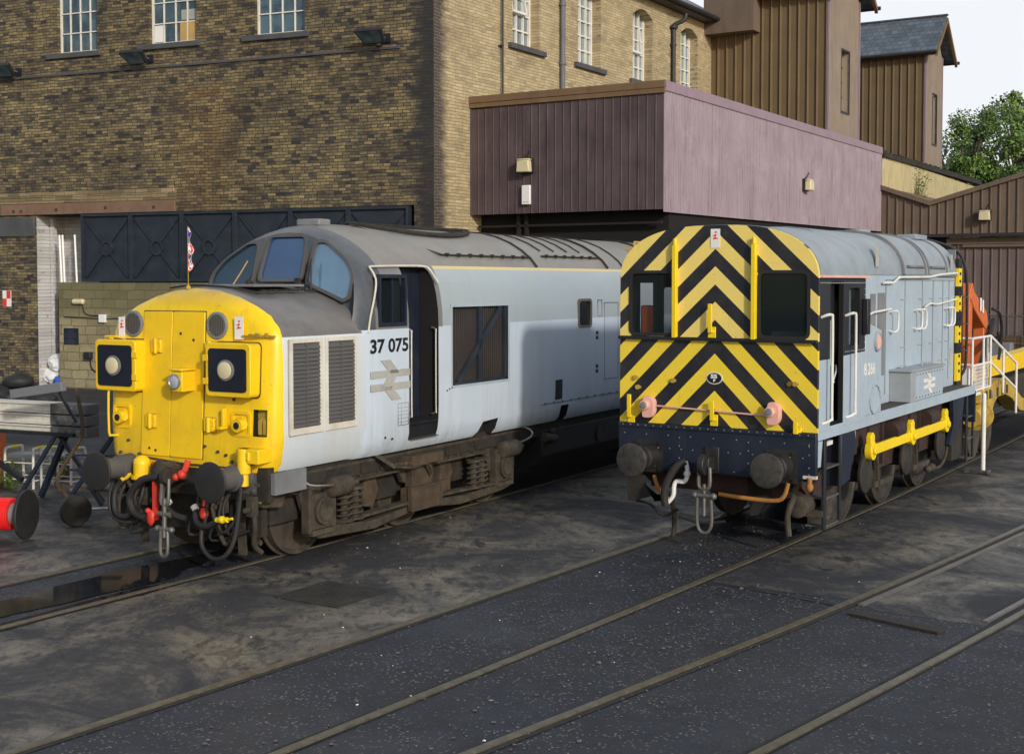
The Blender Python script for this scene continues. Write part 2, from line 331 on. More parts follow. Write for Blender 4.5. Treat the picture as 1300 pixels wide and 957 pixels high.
# ------------------------------------------------------------------ mesh builder
class MB:
    def __init__(s): s.bm = bmesh.new()
    def _add(s, vs, fs, mi=0):
        v = [s.bm.verts.new(p) for p in vs]
        for f in fs:
            try: q = s.bm.faces.new([v[i] for i in f]); q.material_index = mi
            except ValueError: pass
        return v
    def box(s, x0, x1, y0, y1, z0, z1, M_=None, mi=0):
        vs = [Vector(p) for p in ((x0,y0,z0),(x1,y0,z0),(x1,y1,z0),(x0,y1,z0),(x0,y0,z1),(x1,y0,z1),(x1,y1,z1),(x0,y1,z1))]
        if M_ is not None: vs = [M_ @ v for v in vs]
        s._add(vs, [(0,3,2,1),(4,5,6,7),(0,1,5,4),(1,2,6,5),(2,3,7,6),(3,0,4,7)], mi); return s
    def bar(s, a, b, w, h, mi=0, up=(0,0,1)):
        a = Vector(a); b = Vector(b); d = b - a; L = d.length; d.normalize()
        u = Vector(up); x = d.cross(u)
        if x.length < 1e-4: x = d.cross(Vector((1,0,0)))
        x.normalize(); u = x.cross(d)
        R = Matrix((x, d, u)).transposed().to_4x4(); R.translation = a
        return s.box(-w/2, w/2, 0, L, -h/2, h/2, R, mi)
    def cyl(s, a, b, r, r2=None, n=20, mi=0, cap=True):
        r2 = r if r2 is None else r2
        a = Vector(a); b = Vector(b); d = (b - a).normalized()
        x = d.orthogonal().normalized(); y = d.cross(x)
        vs = []
        for c, rr in ((a, r), (b, r2)):
            for i in range(n):
                t = 2*PI*i/n; vs.append(c + (x*math.cos(t) + y*math.sin(t))*rr)
        fs = [(i, (i+1) % n, n+(i+1) % n, n+i) for i in range(n)]
        if cap: fs += [tuple(range(n-1, -1, -1)), tuple(range(n, 2*n))]
        s._add(vs, fs, mi); return s
    def lathe(s, a, d, prof, n=28, mi=0):
        a = Vector(a); d = Vector(d).normalized(); x = d.orthogonal().normalized(); y = d.cross(x)
        vs = []; 
        for (h, r) in prof:
            for i in range(n):
                t = 2*PI*i/n; vs.append(a + d*h + (x*math.cos(t) + y*math.sin(t))*max(r, 1e-4))
        fs = []
        for k in range(len(prof)-1):
            for i in range(n): fs.append((k*n+i, k*n+(i+1) % n, (k+1)*n+(i+1) % n, (k+1)*n+i))
        fs += [tuple(range(n-1, -1, -1)), tuple(range((len(prof)-1)*n, len(prof)*n))]
        s._add(vs, fs, mi); return s
    def tube(s, pts, r, n=8, smooth=3, mi=0):
        P = [Vector(p) for p in pts]
        if smooth > 1 and len(P) > 2:
            Q = []
            for i in range(len(P)-1):
                p0 = P[max(i-1,0)]; p1 = P[i]; p2 = P[i+1]; p3 = P[min(i+2,len(P)-1)]
                for k in range(smooth):
                    t = k/smooth
                    Q.append(.5*((2*p1)+(p2-p0)*t+(2*p0-5*p1+4*p2-p3)*t*t+(3*p1-p0-3*p2+p3)*t**3))
            P = Q + [P[-1]]
        vs = []; x = None
        for i, p in enumerate(P):
            d = (P[min(i+1,len(P)-1)] - P[max(i-1,0)]).normalized()
            if x is None: x = d.orthogonal().normalized()
            else:
                x = (x - d*x.dot(d))
                x = x.normalized() if x.length > 1e-5 else d.orthogonal().normalized()
            y = d.cross(x)
            for k in range(n):
                t = 2*PI*k/n; vs.append(p + (x*math.cos(t)+y*math.sin(t))*r)
        fs = [(i*n+k, i*n+(k+1) % n, (i+1)*n+(k+1) % n, (i+1)*n+k) for i in range(len(P)-1) for k in range(n)]
        fs += [tuple(range(n-1,-1,-1)), tuple(range((len(P)-1)*n, len(P)*n))]
        s._add(vs, fs, mi); return s
    def prism(s, poly, ax, a0, a1, mi=0, M_=None):
        """poly: 2D points; ax 'x': (y,z) extruded in x; 'y': (x,z); 'z': (x,y)"""
        def P(p, a):
            v = {'x': (a, p[0], p[1]), 'y': (p[0], a, p[1]), 'z': (p[0], p[1], a)}[ax]
            return M_ @ Vector(v) if M_ is not None else v
        n = len(poly); vs = [P(p, a0) for p in poly] + [P(p, a1) for p in poly]
        fs = [(i, (i+1) % n, n+(i+1) % n, n+i) for i in range(n)] + [tuple(range(n-1,-1,-1)), tuple(range(n, 2*n))]
        s._add(vs, fs, mi); return s
    def loft(s, rings, caps=True, mi=0):
        n = len(rings[0]); vs = [p for r in rings for p in r]
        fs = [(k*n+i, k*n+(i+1) % n, (k+1)*n+(i+1) % n, (k+1)*n+i) for k in range(len(rings)-1) for i in range(n)]
        if caps: fs += [tuple(range(n-1,-1,-1)), tuple(range((len(rings)-1)*n, len(rings)*n))]
        s._add(vs, fs, mi); return s
    def quad(s, a, b, c, d, mi=0): s._add([a,b,c,d], [(0,1,2,3)], mi); return s
    def ball(s, c, r, sq=(1,1,1), sub=2, mi=0, jit=0):
        res = bmesh.ops.create_icosphere(s.bm, subdivisions=sub, radius=1)
        for v in res['verts']:
            k = 1 + random.uniform(-jit, jit)
            v.co = Vector((v.co.x*r*sq[0]*k, v.co.y*r*sq[1]*k, v.co.z*r*sq[2]*k)) + Vector(c)
        for v in res['verts']:
            for f in v.link_faces: f.material_index = mi
        return s
    def build(s, name, mat, parent=None, smooth=35, bevel=0, fix=True):
        if fix: bmesh.ops.recalc_face_normals(s.bm, faces=s.bm.faces)
        if smooth:
            th = math.radians(smooth)
            for f in s.bm.faces: f.smooth = True
            for e in s.bm.edges:
                if len(e.link_faces) == 2 and e.calc_face_angle(0) > th: e.smooth = False
        me = bpy.data.meshes.new(name); s.bm.to_mesh(me); s.bm.free()
        for mm in (mat if isinstance(mat, (list, tuple)) else [mat]): me.materials.append(mm)
        o = bpy.data.objects.new(name, me); COL.objects.link(o)
        if parent is not None: o.parent = parent
        if bevel:
            b = o.modifiers.new('bevel', 'BEVEL'); b.width = bevel; b.segments = 2; b.limit_method = 'ANGLE'; b.angle_limit = math.radians(40)
        return o

def empty(name, loc, rz=0):
    o = bpy.data.objects.new(name, None); COL.objects.link(o); o.location = loc; o.rotation_euler = (0, 0, rz)
    o.empty_display_size = .3; return o
def tag(o, label=None, cat=None, group=None, kind=None):
    if label: o['label'] = label
    if cat: o['category'] = cat
    if group: o['group'] = group
    if kind: o['kind'] = kind
    return o
def children(o): return [c for c in COL.objects if c.parent == o]
def copy_tree(o, parent=None):
    c = o.copy(); COL.objects.link(c); c.parent = parent
    for ch in children(o): copy_tree(ch, c)
    return c
def bake(o):
    """apply the modifiers of o"""
    dg = bpy.context.evaluated_depsgraph_get(); dg.update()
    me = bpy.data.meshes.new_from_object(o.evaluated_get(dg)); o.modifiers.clear(); old = o.data; o.data = me
    bpy.data.meshes.remove(old)
def cut(o, cutters):
    """boolean difference with a list of MB cutters"""
    cs = []
    for i, c in enumerate(cutters):
        k = c.build('cutter', M['dark'], o.parent, smooth=0); cs.append(k)
        b = o.modifiers.new('cut', 'BOOLEAN'); b.object = k; b.operation = 'DIFFERENCE'; b.solver = 'EXACT'
    bake(o)
    for k in cs:
        me = k.data; bpy.data.objects.remove(k); bpy.data.meshes.remove(me)
def resmooth(o, ang=30):
    bm = bmesh.new(); bm.from_mesh(o.data)
    for f in bm.faces: f.smooth = True
    for e in bm.edges: e.smooth = not (len(e.link_faces) == 2 and e.calc_face_angle(0) > math.radians(ang))
    bm.to_mesh(o.data); bm.free()
def split(o):
    """one object per loose piece"""
    bm = bmesh.new(); bm.from_mesh(o.data); bm.verts.ensure_lookup_table(); seen = set(); isl = []
    for v in bm.verts:
        if v.index in seen: continue
        st = [v]; seen.add(v.index); grp = []
        while st:
            q = st.pop(); grp.append(q.index)
            for e in q.link_edges:
                w = e.other_vert(q)
                if w.index not in seen: seen.add(w.index); st.append(w)
        isl.append(set(grp))
    bm.free(); out = [o]; base = o.data.copy(); nm = o.name.split('.')[0]
    for i, g in enumerate(isl):
        b2 = bmesh.new(); b2.from_mesh(base); bmesh.ops.delete(b2, geom=[v for v in b2.verts if v.index not in g], context='VERTS')
        if i == 0: b2.to_mesh(o.data)
        else:
            me = bpy.data.meshes.new(nm); b2.to_mesh(me); me.materials.clear()
            for mm in base.materials: me.materials.append(mm)
            c = o.copy(); c.data = me; c.name = nm; COL.objects.link(c); out.append(c)
        b2.free()
    bpy.data.meshes.remove(base); return out
def text(name, body, size, mat, parent, mtx, width=None, extrude=.003, shear=0, bold=0.0):
    cu = bpy.data.curves.new(name, 'FONT'); cu.body = body; cu.size = size; cu.extrude = extrude; cu.align_x = 'CENTER'; cu.align_y = 'CENTER'
    cu.shear = shear; cu.offset = bold
    t = bpy.data.objects.new(name, cu); COL.objects.link(t)
    dg = bpy.context.evaluated_depsgraph_get(); dg.update()
    me = bpy.data.meshes.new_from_object(t.evaluated_get(dg)); bpy.data.objects.remove(t)
    xs = [v.co.x for v in me.vertices]; ys = [v.co.y for v in me.vertices]
    cx, cy = (min(xs)+max(xs))/2, (min(ys)+max(ys))/2
    kx = (width/(max(xs)-min(xs))) if width else 1; ky = size/(max(ys)-min(ys))
    for v in me.vertices: v.co = mtx @ Vector(((v.co.x-cx)*kx, (v.co.y-cy)*ky, v.co.z))
    me.materials.clear(); me.materials.append(mat)
    o = bpy.data.objects.new(name, me); COL.objects.link(o); o.parent = parent; return o
# matrices that stand flat artwork up: facing the -Y side / facing the +X side of a local frame
def face_front(x, y, z): return Matrix(((1,0,0,x),(0,0,-1,y),(0,1,0,z),(0,0,0,1)))
def face_side(x, y, z): return Matrix(((0,0,1,x),(1,0,0,y),(0,1,0,z),(0,0,0,1)))
def rrect(x0, x1, z0, z1, r, n=5):
    P = []
    for cx, cz, a in ((x1-r, z0+r, -PI/2), (x1-r, z1-r, 0), (x0+r, z1-r, PI/2), (x0+r, z0+r, PI)):
        for i in range(n+1):
            t = a + PI/2*i/n; P.append((cx+r*math.cos(t), cz+r*math.sin(t)))
    return P
def roundpoly(P, r=.05, n=4):
    out = []; N = len(P)
    for i in range(N):
        a = Vector(P[i-1]); b = Vector(P[i]); c = Vector(P[(i+1) % N])
        u = (a-b); v = (c-b); k = min(r, u.length*.45, v.length*.45)
        p = b+u.normalized()*k; q = b+v.normalized()*k
        for j in range(n+1):
            t = j/n; w = p*(1-t)**2 + b*2*t*(1-t) + q*t*t; out.append((w.x, w.y))
    return out
def circ(cx, cz, r, n=24): return [(cx+r*math.cos(2*PI*i/n), cz+r*math.sin(2*PI*i/n)) for i in range(n)]
def frame_ring(mb, outer, inner, ax, a0, a1):
    """ring between two loops with equal counts, extruded"""
    n = len(outer)
    def P(p, a): return {'x': (a, p[0], p[1]), 'y': (p[0], a, p[1]), 'z': (p[0], p[1], a)}[ax]
    vs = [P(p,a0) for p in outer]+[P(p,a0) for p in inner]+[P(p,a1) for p in outer]+[P(p,a1) for p in inner]
    fs = []
    for i in range(n):
        j = (i+1) % n
        fs += [(i,j,n+j,n+i),(2*n+i,3*n+i,3*n+j,2*n+j),(i,2*n+i,2*n+j,j),(n+i,n+j,3*n+j,3*n+i)]
    mb._add(vs, fs); return mb
def double_arrow(mb, w, h, ax_m, depth=.006):
    """railway double-arrow emblem as outline prisms, w wide, h high, centred"""
    k = .17*h; a = .16*h
    def pr(P): mb.prism([(p[0], p[1]) for p in P], 'z', 0, depth, M_=ax_m)
    pr([(-w/2, a-k/2), (w/2, a-k/2), (w/2, a+k/2), (-w/2, a+k/2)])
    pr([(-w/2, -a-k/2), (w/2, -a-k/2), (w/2, -a+k/2), (-w/2, -a+k/2)])
    e = .003
    def pr2(P): mb.prism([(p[0], p[1]) for p in P], 'z', 0, depth+e, M_=ax_m)
    t = .24*w
    pr2([(-.26*w, h/2), (-.26*w+t, h/2), (w*.22, a), (w*.22-t, a)])          # upper arm, down to the right
    pr2([(w*.22-t, a+k/2-.001), (w*.22, a+k/2-.001), (-.02*w, -a-k/2), (-.02*w-t, -a-k/2)])
    pr2([(-.22*w, -a), (-.22*w+t, -a), (.26*w, -h/2), (.26*w-t, -h/2)])
    return mb
def flash_plate(parent, x, y, z, w=.11, h=.2):
    """white plate with a red flash and dot, facing -Y"""
    p = MB().box(x-w/2, x+w/2, y-.006, y, z-h/2, z+h/2).build('warning_plate', M['cardwhite'], parent)
    f = MB(); F = face_front(x, y-.006, z+.03)
    f.prism([(-.03,.005),(-.005,.018),(.022,.02),(-.002,-.02),(.035,-.022),(.032,-.035),(-.03,-.04),(.0,.003),(-.028,-.004)], 'z', 0, .003, M_=F)
    f.prism(circ(.006, .045, .012, 12), 'z', 0, .003, M_=F)
    f.build('red_flash', M['red'], p)
    return p

# ------------------------------------------------------------------ frames
L7 = (-4.0236, 14.493, .5222); L8 = (2.4525, 15.846, .5618)
def w8(s, t, z=0):
    X, Y, a = L8; return Vector((X+s*math.sin(a)+t*math.cos(a), Y+s*math.cos(a)-t*math.sin(a), z))
G0 = (3.85, 33.5, 0); GR = -.55   # the frame shared by the sheds behind: x across, y along the tracks
def wg(x, y, z=0): return Vector((G0[0]+x*math.cos(GR)-y*math.sin(GR), G0[1]+x*math.sin(GR)+y*math.cos(GR), z))

# ------------------------------------------------------------------ camera, light, world
cam = bpy.data.cameras.new('camera'); co = bpy.data.objects.new('camera', cam); COL.objects.link(co)
co.location = (0, 0, 3.209); co.rotation_euler = (PI/2 - .0454, 0, 0)
cam.sensor_width = 36; cam.lens = 36*1665.6/1300; cam.shift_y = -44.5/1300; cam.clip_end = 2000; cam.clip_start = .1
scene.camera = co
SUN_AZ = math.atan2(.446, -.895); SUN_EL = math.radians(20.5)
sd = Vector((math.sin(SUN_AZ)*math.cos(SUN_EL), math.cos(SUN_AZ)*math.cos(SUN_EL), math.sin(SUN_EL)))
sl = bpy.data.lights.new('sun', 'SUN'); sl.energy = 2.6; sl.angle = math.radians(3.0); sl.color = (1, .93, .82)
so = bpy.data.objects.new('sun', sl); COL.objects.link(so); so.rotation_euler = sd.to_track_quat('Z', 'Y').to_euler(); so.location = (20, -20, 30)
wd = bpy.data.worlds.new('World'); scene.world = wd; wd.use_nodes = True
nt = wd.node_tree; nt.nodes.clear()
wo = nt.nodes.new('ShaderNodeOutputWorld'); bg = nt.nodes.new('ShaderNodeBackground'); sky = nt.nodes.new('ShaderNodeTexSky')
sky.sky_type = 'NISHITA'; sky.sun_disc = False; sky.sun_elevation = SUN_EL; sky.sun_rotation = SUN_AZ
sky.air_density = 1.0; sky.dust_density = 1.5; sky.ozone_density = 1.2
tc = nt.nodes.new('ShaderNodeTexCoord'); mp = nt.nodes.new('ShaderNodeMapping'); mp.inputs['Scale'].default_value = (1, 1, 2.4); mp.inputs['Location'].default_value = (.3, .2, .1)
nz = nt.nodes.new('ShaderNodeTexNoise'); nz.inputs['Scale'].default_value = 1.3; nz.inputs['Detail'].default_value = 7; nz.inputs['Roughness'].default_value = .6
nt.links.new(tc.outputs['Generated'], mp.inputs[0]); nt.links.new(mp.outputs[0], nz.inputs[0])
sx = nt.nodes.new('ShaderNodeSeparateXYZ'); nt.links.new(tc.outputs['Generated'], sx.inputs[0])
ad = nt.nodes.new('ShaderNodeMath'); ad.operation = 'MULTIPLY_ADD'; nt.links.new(sx.outputs[1], ad.inputs[0]); ad.inputs[1].default_value = .22; nt.links.new(nz.outputs[0], ad.inputs[2])
rp = nt.nodes.new('ShaderNodeValToRGB'); rp.color_ramp.elements[0].position = .46; rp.color_ramp.elements[1].position = .60
nt.links.new(ad.outputs[0], rp.inputs[0])
mx = nt.nodes.new('ShaderNodeMix'); mx.data_type = 'RGBA'; nt.links.new(rp.outputs[0], mx.inputs[0]); nt.links.new(sky.outputs[0], mx.inputs[6]); mx.inputs[7].default_value = (7.5, 7.75, 8.1, 1)
nt.links.new(mx.outputs[2], bg.inputs[0]); bg.inputs[1].default_value = .12; nt.links.new(bg.outputs[0], wo.inputs[0])
scene.view_settings.view_transform = 'Standard'; scene.view_settings.look = 'None'; scene.view_settings.gamma = 1; scene.view_settings.exposure = 0

# ================================================================== GROUND
def sheet(name, pts, z, mat, sub=1):
    mb = MB(); mb._add([(p[0], p[1], z) for p in pts], [tuple(range(len(pts)))])
    o = mb.build(name, mat, smooth=0, fix=False)
    return tag(o, kind='structure')
sheet('ground', [(-400,-60),(500,-60),(500,900),(-400,900)], -.02, M['ground'])
hill = MB()
nx, ny = 40, 14; vs = []
for j in range(ny):
    for i in range(nx):
        x = -150 + 500*i/(nx-1); y = 105 + 200*j/(ny-1)
        vs.append((x, y, -.5 + 26*(1-math.cos(min(1, j/(ny-1)*1.1)*PI))/2 + 2.5*math.sin(x*.05+j) * (j > 0)))
hill._add(vs, [(j*nx+i, j*nx+i+1, (j+1)*nx+i+1, (j+1)*nx+i) for j in range(ny-1) for i in range(nx-1)])
tag(hill.build('hillside', M['moss']), kind='structure')

def path(P, s):
    for (a, b), (c, d) in zip(P, P[1:]):
        if s <= c: return b + (d-b)*(s-a)/(c-a)
    return P[-1][1]
def sm(P, s, w=2.5): return sum(path(P, s+k*w/3) for k in (-3,-2,-1,0,1,2,3))/7
C8 = [(-30,-1.6),(-12,-.72),(-7,-.37),(-2.1,-.14),(2,0),(6,.07),(12,.06),(40,0)]
C34 = [(-30,-2.2),(-12,1.40),(-5.4,2.48),(-1.9,3.03),(3.4,3.68),(12,4.65),(40,7.5)]
C7 = [(-30,-5.1),(-5,-4.85),(0,-4.93),(14,-5.5),(40,-6.5)]
for nm, C in (('rails_under_shunter', C8), ('rails_in_front', C34), ('rails_under_yellow_nose', C7)):
    r = MB(); g = MB()
    for sgn in (-1, 1):
        S = [-30 + .6*i for i in range(110)]
        def st(mb, o0, o1, z1, z0=None):
            R = []
            for s in S:
                c = sm(C, s) + sgn*.752
                ring = [w8(s, c+o0, z1), w8(s, c+o1, z1)]
                if z0 is not None: ring = [w8(s, c+o0, z0)] + ring + [w8(s, c+o1, z0)]
                R.append(ring)
            n = len(R[0]); vs = [p for q in R for p in q]
            mb._add(vs, [(k*n+i, k*n+i+1, (k+1)*n+i+1, (k+1)*n+i) for k in range(len(R)-1) for i in range(n-1)])
        st(r, -.034, .034, 0, -.15)
        st(g, -sgn*.095, -sgn*.036, -.014); st(g, sgn*.036, sgn*.055, -.015)
    tag(r.build(nm, M['rail'], smooth=0), kind='structure'); tag(g.build('flangeway_grooves', M['groove'], smooth=0), kind='structure')
def strip8(name, s0, s1, f0, f1, z, mat, n=24):
    P = [w8(s0+(s1-s0)*i/n, f0(s0+(s1-s0)*i/n)) for i in range(n+1)] + [w8(s1-(s1-s0)*i/n, f1(s1-(s1-s0)*i/n)) for i in range(n+1)]
    return sheet(name, [(p.x, p.y) for p in P], z, mat)
strip8('concrete_apron', -22, 9, lambda s: sm(C7,s)+.82, lambda s: sm(C8,s)-.83, -.018, M['slab'])
strip8('concrete_strip', -1.7, 22, lambda s: sm(C8,s)+.83, lambda s: sm(C34,s)-.82, -.018, M['slab2'])
strip8('concrete_strip', -2.0, 22, lambda s: sm(C34,s)-.64, lambda s: sm(C34,s)+.64, -.018, M['slab2'])
strip8('concrete_strip', -2.2, 22, lambda s: sm(C34,s)+.83, lambda s: sm(C34,s)+4.5, -.018, M['slab2'])
strip8('wet_patch', -30, 2, lambda s: -30, lambda s: sm(C7,s)-.83, -.018, M['slab2'])
# check rails beside the front track, timber edging
mb = MB()
for k in (-1, 1):
    pts = [w8(s, sm(C34,s)+k*.60+(.0), 0) for s in [-1.9+.5*i for i in range(40)]]
    for a, b in zip(pts, pts[1:]): mb.bar(a+Vector((0,0,-.012)), b+Vector((0,0,-.012)), .055, .03)
tag(mb.build('check_rails', M['steel_dull'], smooth=0), kind='structure')
mb = MB(); mb.bar(w8(-2.25, 2.42, -.012), w8(-2.5, 3.35, -.012), .14, .04)
tag(mb.build('timber_edging', M['bogie_dark'], bevel=.006), kind='structure')
mb = MB(); mb.bar(w8(-1.72, .86, -.016), w8(-2.0, 2.2, -.016), .05, .014)
tag(mb.build('slab_edge', M['groove']), kind='structure')
def mat_puddle():
    m = NT('puddle_water'); m.fin((.012, .013, .015), .06); m.p.inputs['IOR'].default_value = 1.33; return m.m
M['puddle'] = mat_puddle()
def blob(name, cs, ct, rs, rt, z, mat, seed, n=40):
    rnd = random.Random(seed); ph = [rnd.uniform(0, 6.28) for _ in range(5)]; P = []
    for i in range(n):
        a = 2*PI*i/n; k = 1 + .18*math.sin(2*a+ph[0]) + .14*math.sin(3*a+ph[1]) + .10*math.sin(5*a+ph[2]) + .06*math.sin(9*a+ph[3])
        p = w8(cs + rs*k*math.cos(a), ct + rt*k*math.sin(a)); P.append((p.x, p.y))
    return sheet(name, P, z, mat)
blob('puddle', -5.6, -4.75, 1.9, .42, -.010, M['puddle'], 3)
blob('puddle', -5.9, -4.15, 1.3, .16, -.010, M['puddle'], 8)
mb = MB()
for (s0, s1, t0, t1) in ((-9, 4, .82, 8), (-9, -1.8, .9, 2.1), (-9, 3, -.6, .6), (-7, 2, -3.9, -.9)):
    for _ in range(330):
        s = random.uniform(s0, s1); t = random.uniform(t0, t1); p = w8(s, t, -.012); r = random.choice([.006,.007,.009,.012,.018 if random.random()<.25 else .008])
        mb.ball(p, r, (random.uniform(.8,1.5), random.uniform(.7,1.3), random.uniform(.4,.8)), 1, mi=(1 if random.random() < .028 else 0), jit=.25)
o = mb.build('gravel', [grime('grey_gravel', (.05,.05,.055), (.16,.15,.15), .9, 30), M['cardwhite']]); tag(o, 'loose grey and white stone chips scattered over the yard', 'gravel', kind='stuff')
# manhole
mh = MB(); A = Matrix.Translation(w8(-4.33, -2.38, 0)) @ Matrix.Rotation(-L8[2], 4, 'Z')
mh.box(-.37, .37, -.38, .38, -.02, -.006, A)
for i in range(9): mh.box(-.33, .33, -.345+.08*i, -.315+.08*i, -.006, -.002, A)
mh = mh.build('manhole_cover', M['bogie_dark']); tag(mh, 'square dark ribbed manhole cover set in pale concrete in front of the engines', 'manhole cover')
fr = MB()
for a in (-1, 1):
    fr.box(-.42, .42, a*.40-.018, a*.40+.018, -.02, -.003, A); fr.box(a*.40-.018, a*.40+.018, -.38, .38, -.02, -.004, A)
fr.build('rim', M['bogie_dark'], mh)

# ================================================================== DIESEL LOCOMOTIVE (yellow nose)
loco = empty('diesel_locomotive', (L7[0], L7[1], 0), -L7[2])
tag(loco, 'pale grey diesel locomotive with big yellow nose, numbered 37 075', 'locomotive')
PR = [(1.24,1.08),(1.30,1.15),(1.34,1.30),(1.35,1.6),(1.35,2.0),(1.35,2.64),(1.343,2.85),(1.315,3.05),(1.27,3.23),(1.215,3.36),(1.17,3.43),(1.06,3.56),(.9,3.685),(.7,3.80),(.47,3.89),(.23,3.95),(0,3.97)]
def ring37(s, kz=1, kt=1, shear=0):
    R = []
    for (t, z) in PR + [(-t, z) for (t, z) in PR[-2::-1]]:
        zz = 2.64+(z-2.64)*kz if z > 2.64 else z
        R.append((t*kt, s - shear*(3.82-max(zz, 2.6))*.33, zz))
    return R
b = MB()
b.loft([ring37(2.42,.90,.925,1), ring37(2.50,.945,.97,1), ring37(2.60,.968,.99,.9), ring37(2.80,.988,1,.6), ring37(3.08,1,1,.2), ring37(3.3), ring37(8), ring37(13), ring37(17.9)])
body = b.build('body', [M['loco37'], M['dark']], loco)
CEN = [(-.345,3.235),(.345,3.235),(.305,3.79),(-.305,3.79)]
SW = [(.43,3.205),(1.05,2.99),(1.13,3.03),(1.14,3.30),(.98,3.49),(.62,3.715),(.45,3.72)]
def W(P, r=.07): return roundpoly(P, r)
cav = MB(); cav.prism([(2.56,2.7),(2.56,1.7),(3.7,1.7),(3.7,3.34),(2.60,3.34)], 'x', -1.14, 1.14)
cav2 = MB(); cav2.prism([(2.58,3.30),(3.69,3.30),(3.69,3.70),(2.72,3.70)], 'x', -.74, .74)
c2 = MB(); c2.prism(W(CEN, .08), 'y', 1.9, 3.0)
c3 = MB(); c3.prism(W(SW, .09), 'y', 1.9, 3.0)
c4 = MB(); c4.prism(W([(-x, z) for x, z in SW][::-1], .09), 'y', 1.9, 3.0)
c5 = MB(); c5.box(-1.6, 1.6, 2.50, 3.03, 2.70, 3.27)
dc = MB(); dc.prism([(3.12,1.42),(3.80,1.42),(3.80,3.22),(3.75,3.36),(3.70,3.40),(3.12,3.40)], 'x', 1.02, 1.6)
dd = MB(); dd.prism([(3.13,1.21),(3.77,1.21),(3.80,1.42),(3.12,1.42)], 'x', 1.12, 1.6)
eg = MB(); eg.box(1.24, 1.6, 4.13, 5.62, 1.83, 2.885)
po = MB(); po.prism(rrect(7.82, 8.24, 2.52, 2.92, .07), 'x', 1.31, 1.6)
lh = MB(); lh.prism([(4.75,1.0),(4.95,1.28),(5.35,1.30),(5.30,1.0)], 'x', 1.1, 1.6)
lh2 = MB(); lh2.box(1.2, 1.6, 7.25, 7.5, 1.0, 1.32)
v1 = MB(); v1.box(1.3, 1.6, 7.05, 7.28, 1.42, 1.72)
cut(body, [cav, cav2, c2, c3, c4, c5, dc, dd, eg, po, lh, lh2, v1]); resmooth(body)
# windscreens: glass sits in the raked cab front
RK = lambda z, o=.0: 2.42-(3.82-z)*.33+o
def rake_glass(P, name, mat):
    mb = MB(); Q = W(P, .09); n = len(Q)
    c = (sum(p[0] for p in Q)/n, sum(p[1] for p in Q)/n)
    vs = [(p[0], RK(p[1], .03), p[1]) for p in Q]; mb._add(vs, [tuple(range(n))])
    g = mb.build(name, mat, loco, smooth=0)
    f = MB(); inn = [(c[0]+(p[0]-c[0])*.955, c[1]+(p[1]-c[1])*.955) for p in Q]; out = [(c[0]+(p[0]-c[0])*1.06, c[1]+(p[1]-c[1])*1.07) for p in Q]
    vs = [(p[0], RK(p[1], -.006), p[1]) for p in out]+[(p[0], RK(p[1], -.006), p[1]) for p in inn]+[(p[0], RK(p[1], .05), p[1]) for p in out]+[(p[0], RK(p[1], .035), p[1]) for p in inn]
    fs = []
    for i in range(n):
        j = (i+1) % n; fs += [(i,j,n+j,n+i),(n+i,n+j,3*n+j,3*n+i),(i,2*n+i,2*n+j,j)]
    f._add(vs, fs); f.build('window_seal', M['louvre'], g); return g
rake_glass(CEN, 'windscreen', M['glass_blue']); rake_glass(SW, 'windscreen', M['glass_pale']); rake_glass([(-x, z) for x, z in SW][::-1], 'windscreen', M['glass_mid'])
# nose
NP = [(1.22,1.10),(1.29,1.20),(1.33,1.5),(1.33,2.0),(1.33,2.52),(1.315,2.62),(1.27,2.72),(1.15,2.84),(.92,2.965),(.65,3.06),(.35,3.13),(0,3.16)]
def ringN(s, hw, top, rk=.05, bot=0):
    R = []; k = hw/1.33; kk = (top-2.4)/(3.16-2.4)
    for (t, z) in NP + [(-t, z) for (t, z) in NP[-2::-1]]:
        zz = 2.4+(z-2.4)*kk if z > 2.4 else z
        if z < 1.15: zz = z + bot*max(0, 1-abs(t)/1.25)
        R.append((t*k, s + (zz-1.1)*rk, zz))
    return R
nb = MB(); nb.loft([ringN(.55,1.10,2.98), ringN(.56,1.155,3.03), ringN(.59,1.215,3.075,.045), ringN(.64,1.265,3.115,.035), ringN(.74,1.30,3.145,.02), ringN(.93,1.322,3.16,.0), ringN(1.2,1.33,3.165,0), ringN(2.5,1.335,3.18,0)])
nose = nb.build('nose', [M['nose'], M['dark']], loco, smooth=40)
FY = lambda z, o=0: .55+(z-1.1)*.05-o
rc = MB(); rc.box(1.0, 1.18, .3, .75, 1.50, 1.80)
cut(nose, [rc]); resmooth(nose, 40)
# nose front furniture
def on_front(poly, o0, o1, name, mat, parent=loco, **kw):
    mb = MB(); n = len(poly); vs = [(p[0], FY(p[1], o0), p[1]) for p in poly]+[(p[0], FY(p[1], o1), p[1]) for p in poly]
    mb._add(vs, [(i,(i+1)%n,n+(i+1)%n,n+i) for i in range(n)]+[tuple(range(n-1,-1,-1)), tuple(range(n,2*n))])
    return mb.build(name, mat, parent, **kw)
for x0, x1 in ((-.685,-.238),(-.226,.262)):
    d_ = on_front(rrect(x0, x1, 1.20, 2.87, .02, 2), -.01, .018, 'nose_door', M['yellow'], bevel=.004)
for x0, x1 in ((-.697,-.686),(-.237,-.227),(.263,.274)):
    on_front([(x0,1.19),(x1,1.19),(x1,2.88),(x0,2.88)], -.01, .004, 'door_seam', M['bogie_brown'])
on_front([(-.69,2.871),(.27,2.871),(.27,2.882),(-.69,2.882)], -.01, .004, 'door_seam', M['bogie_brown'])
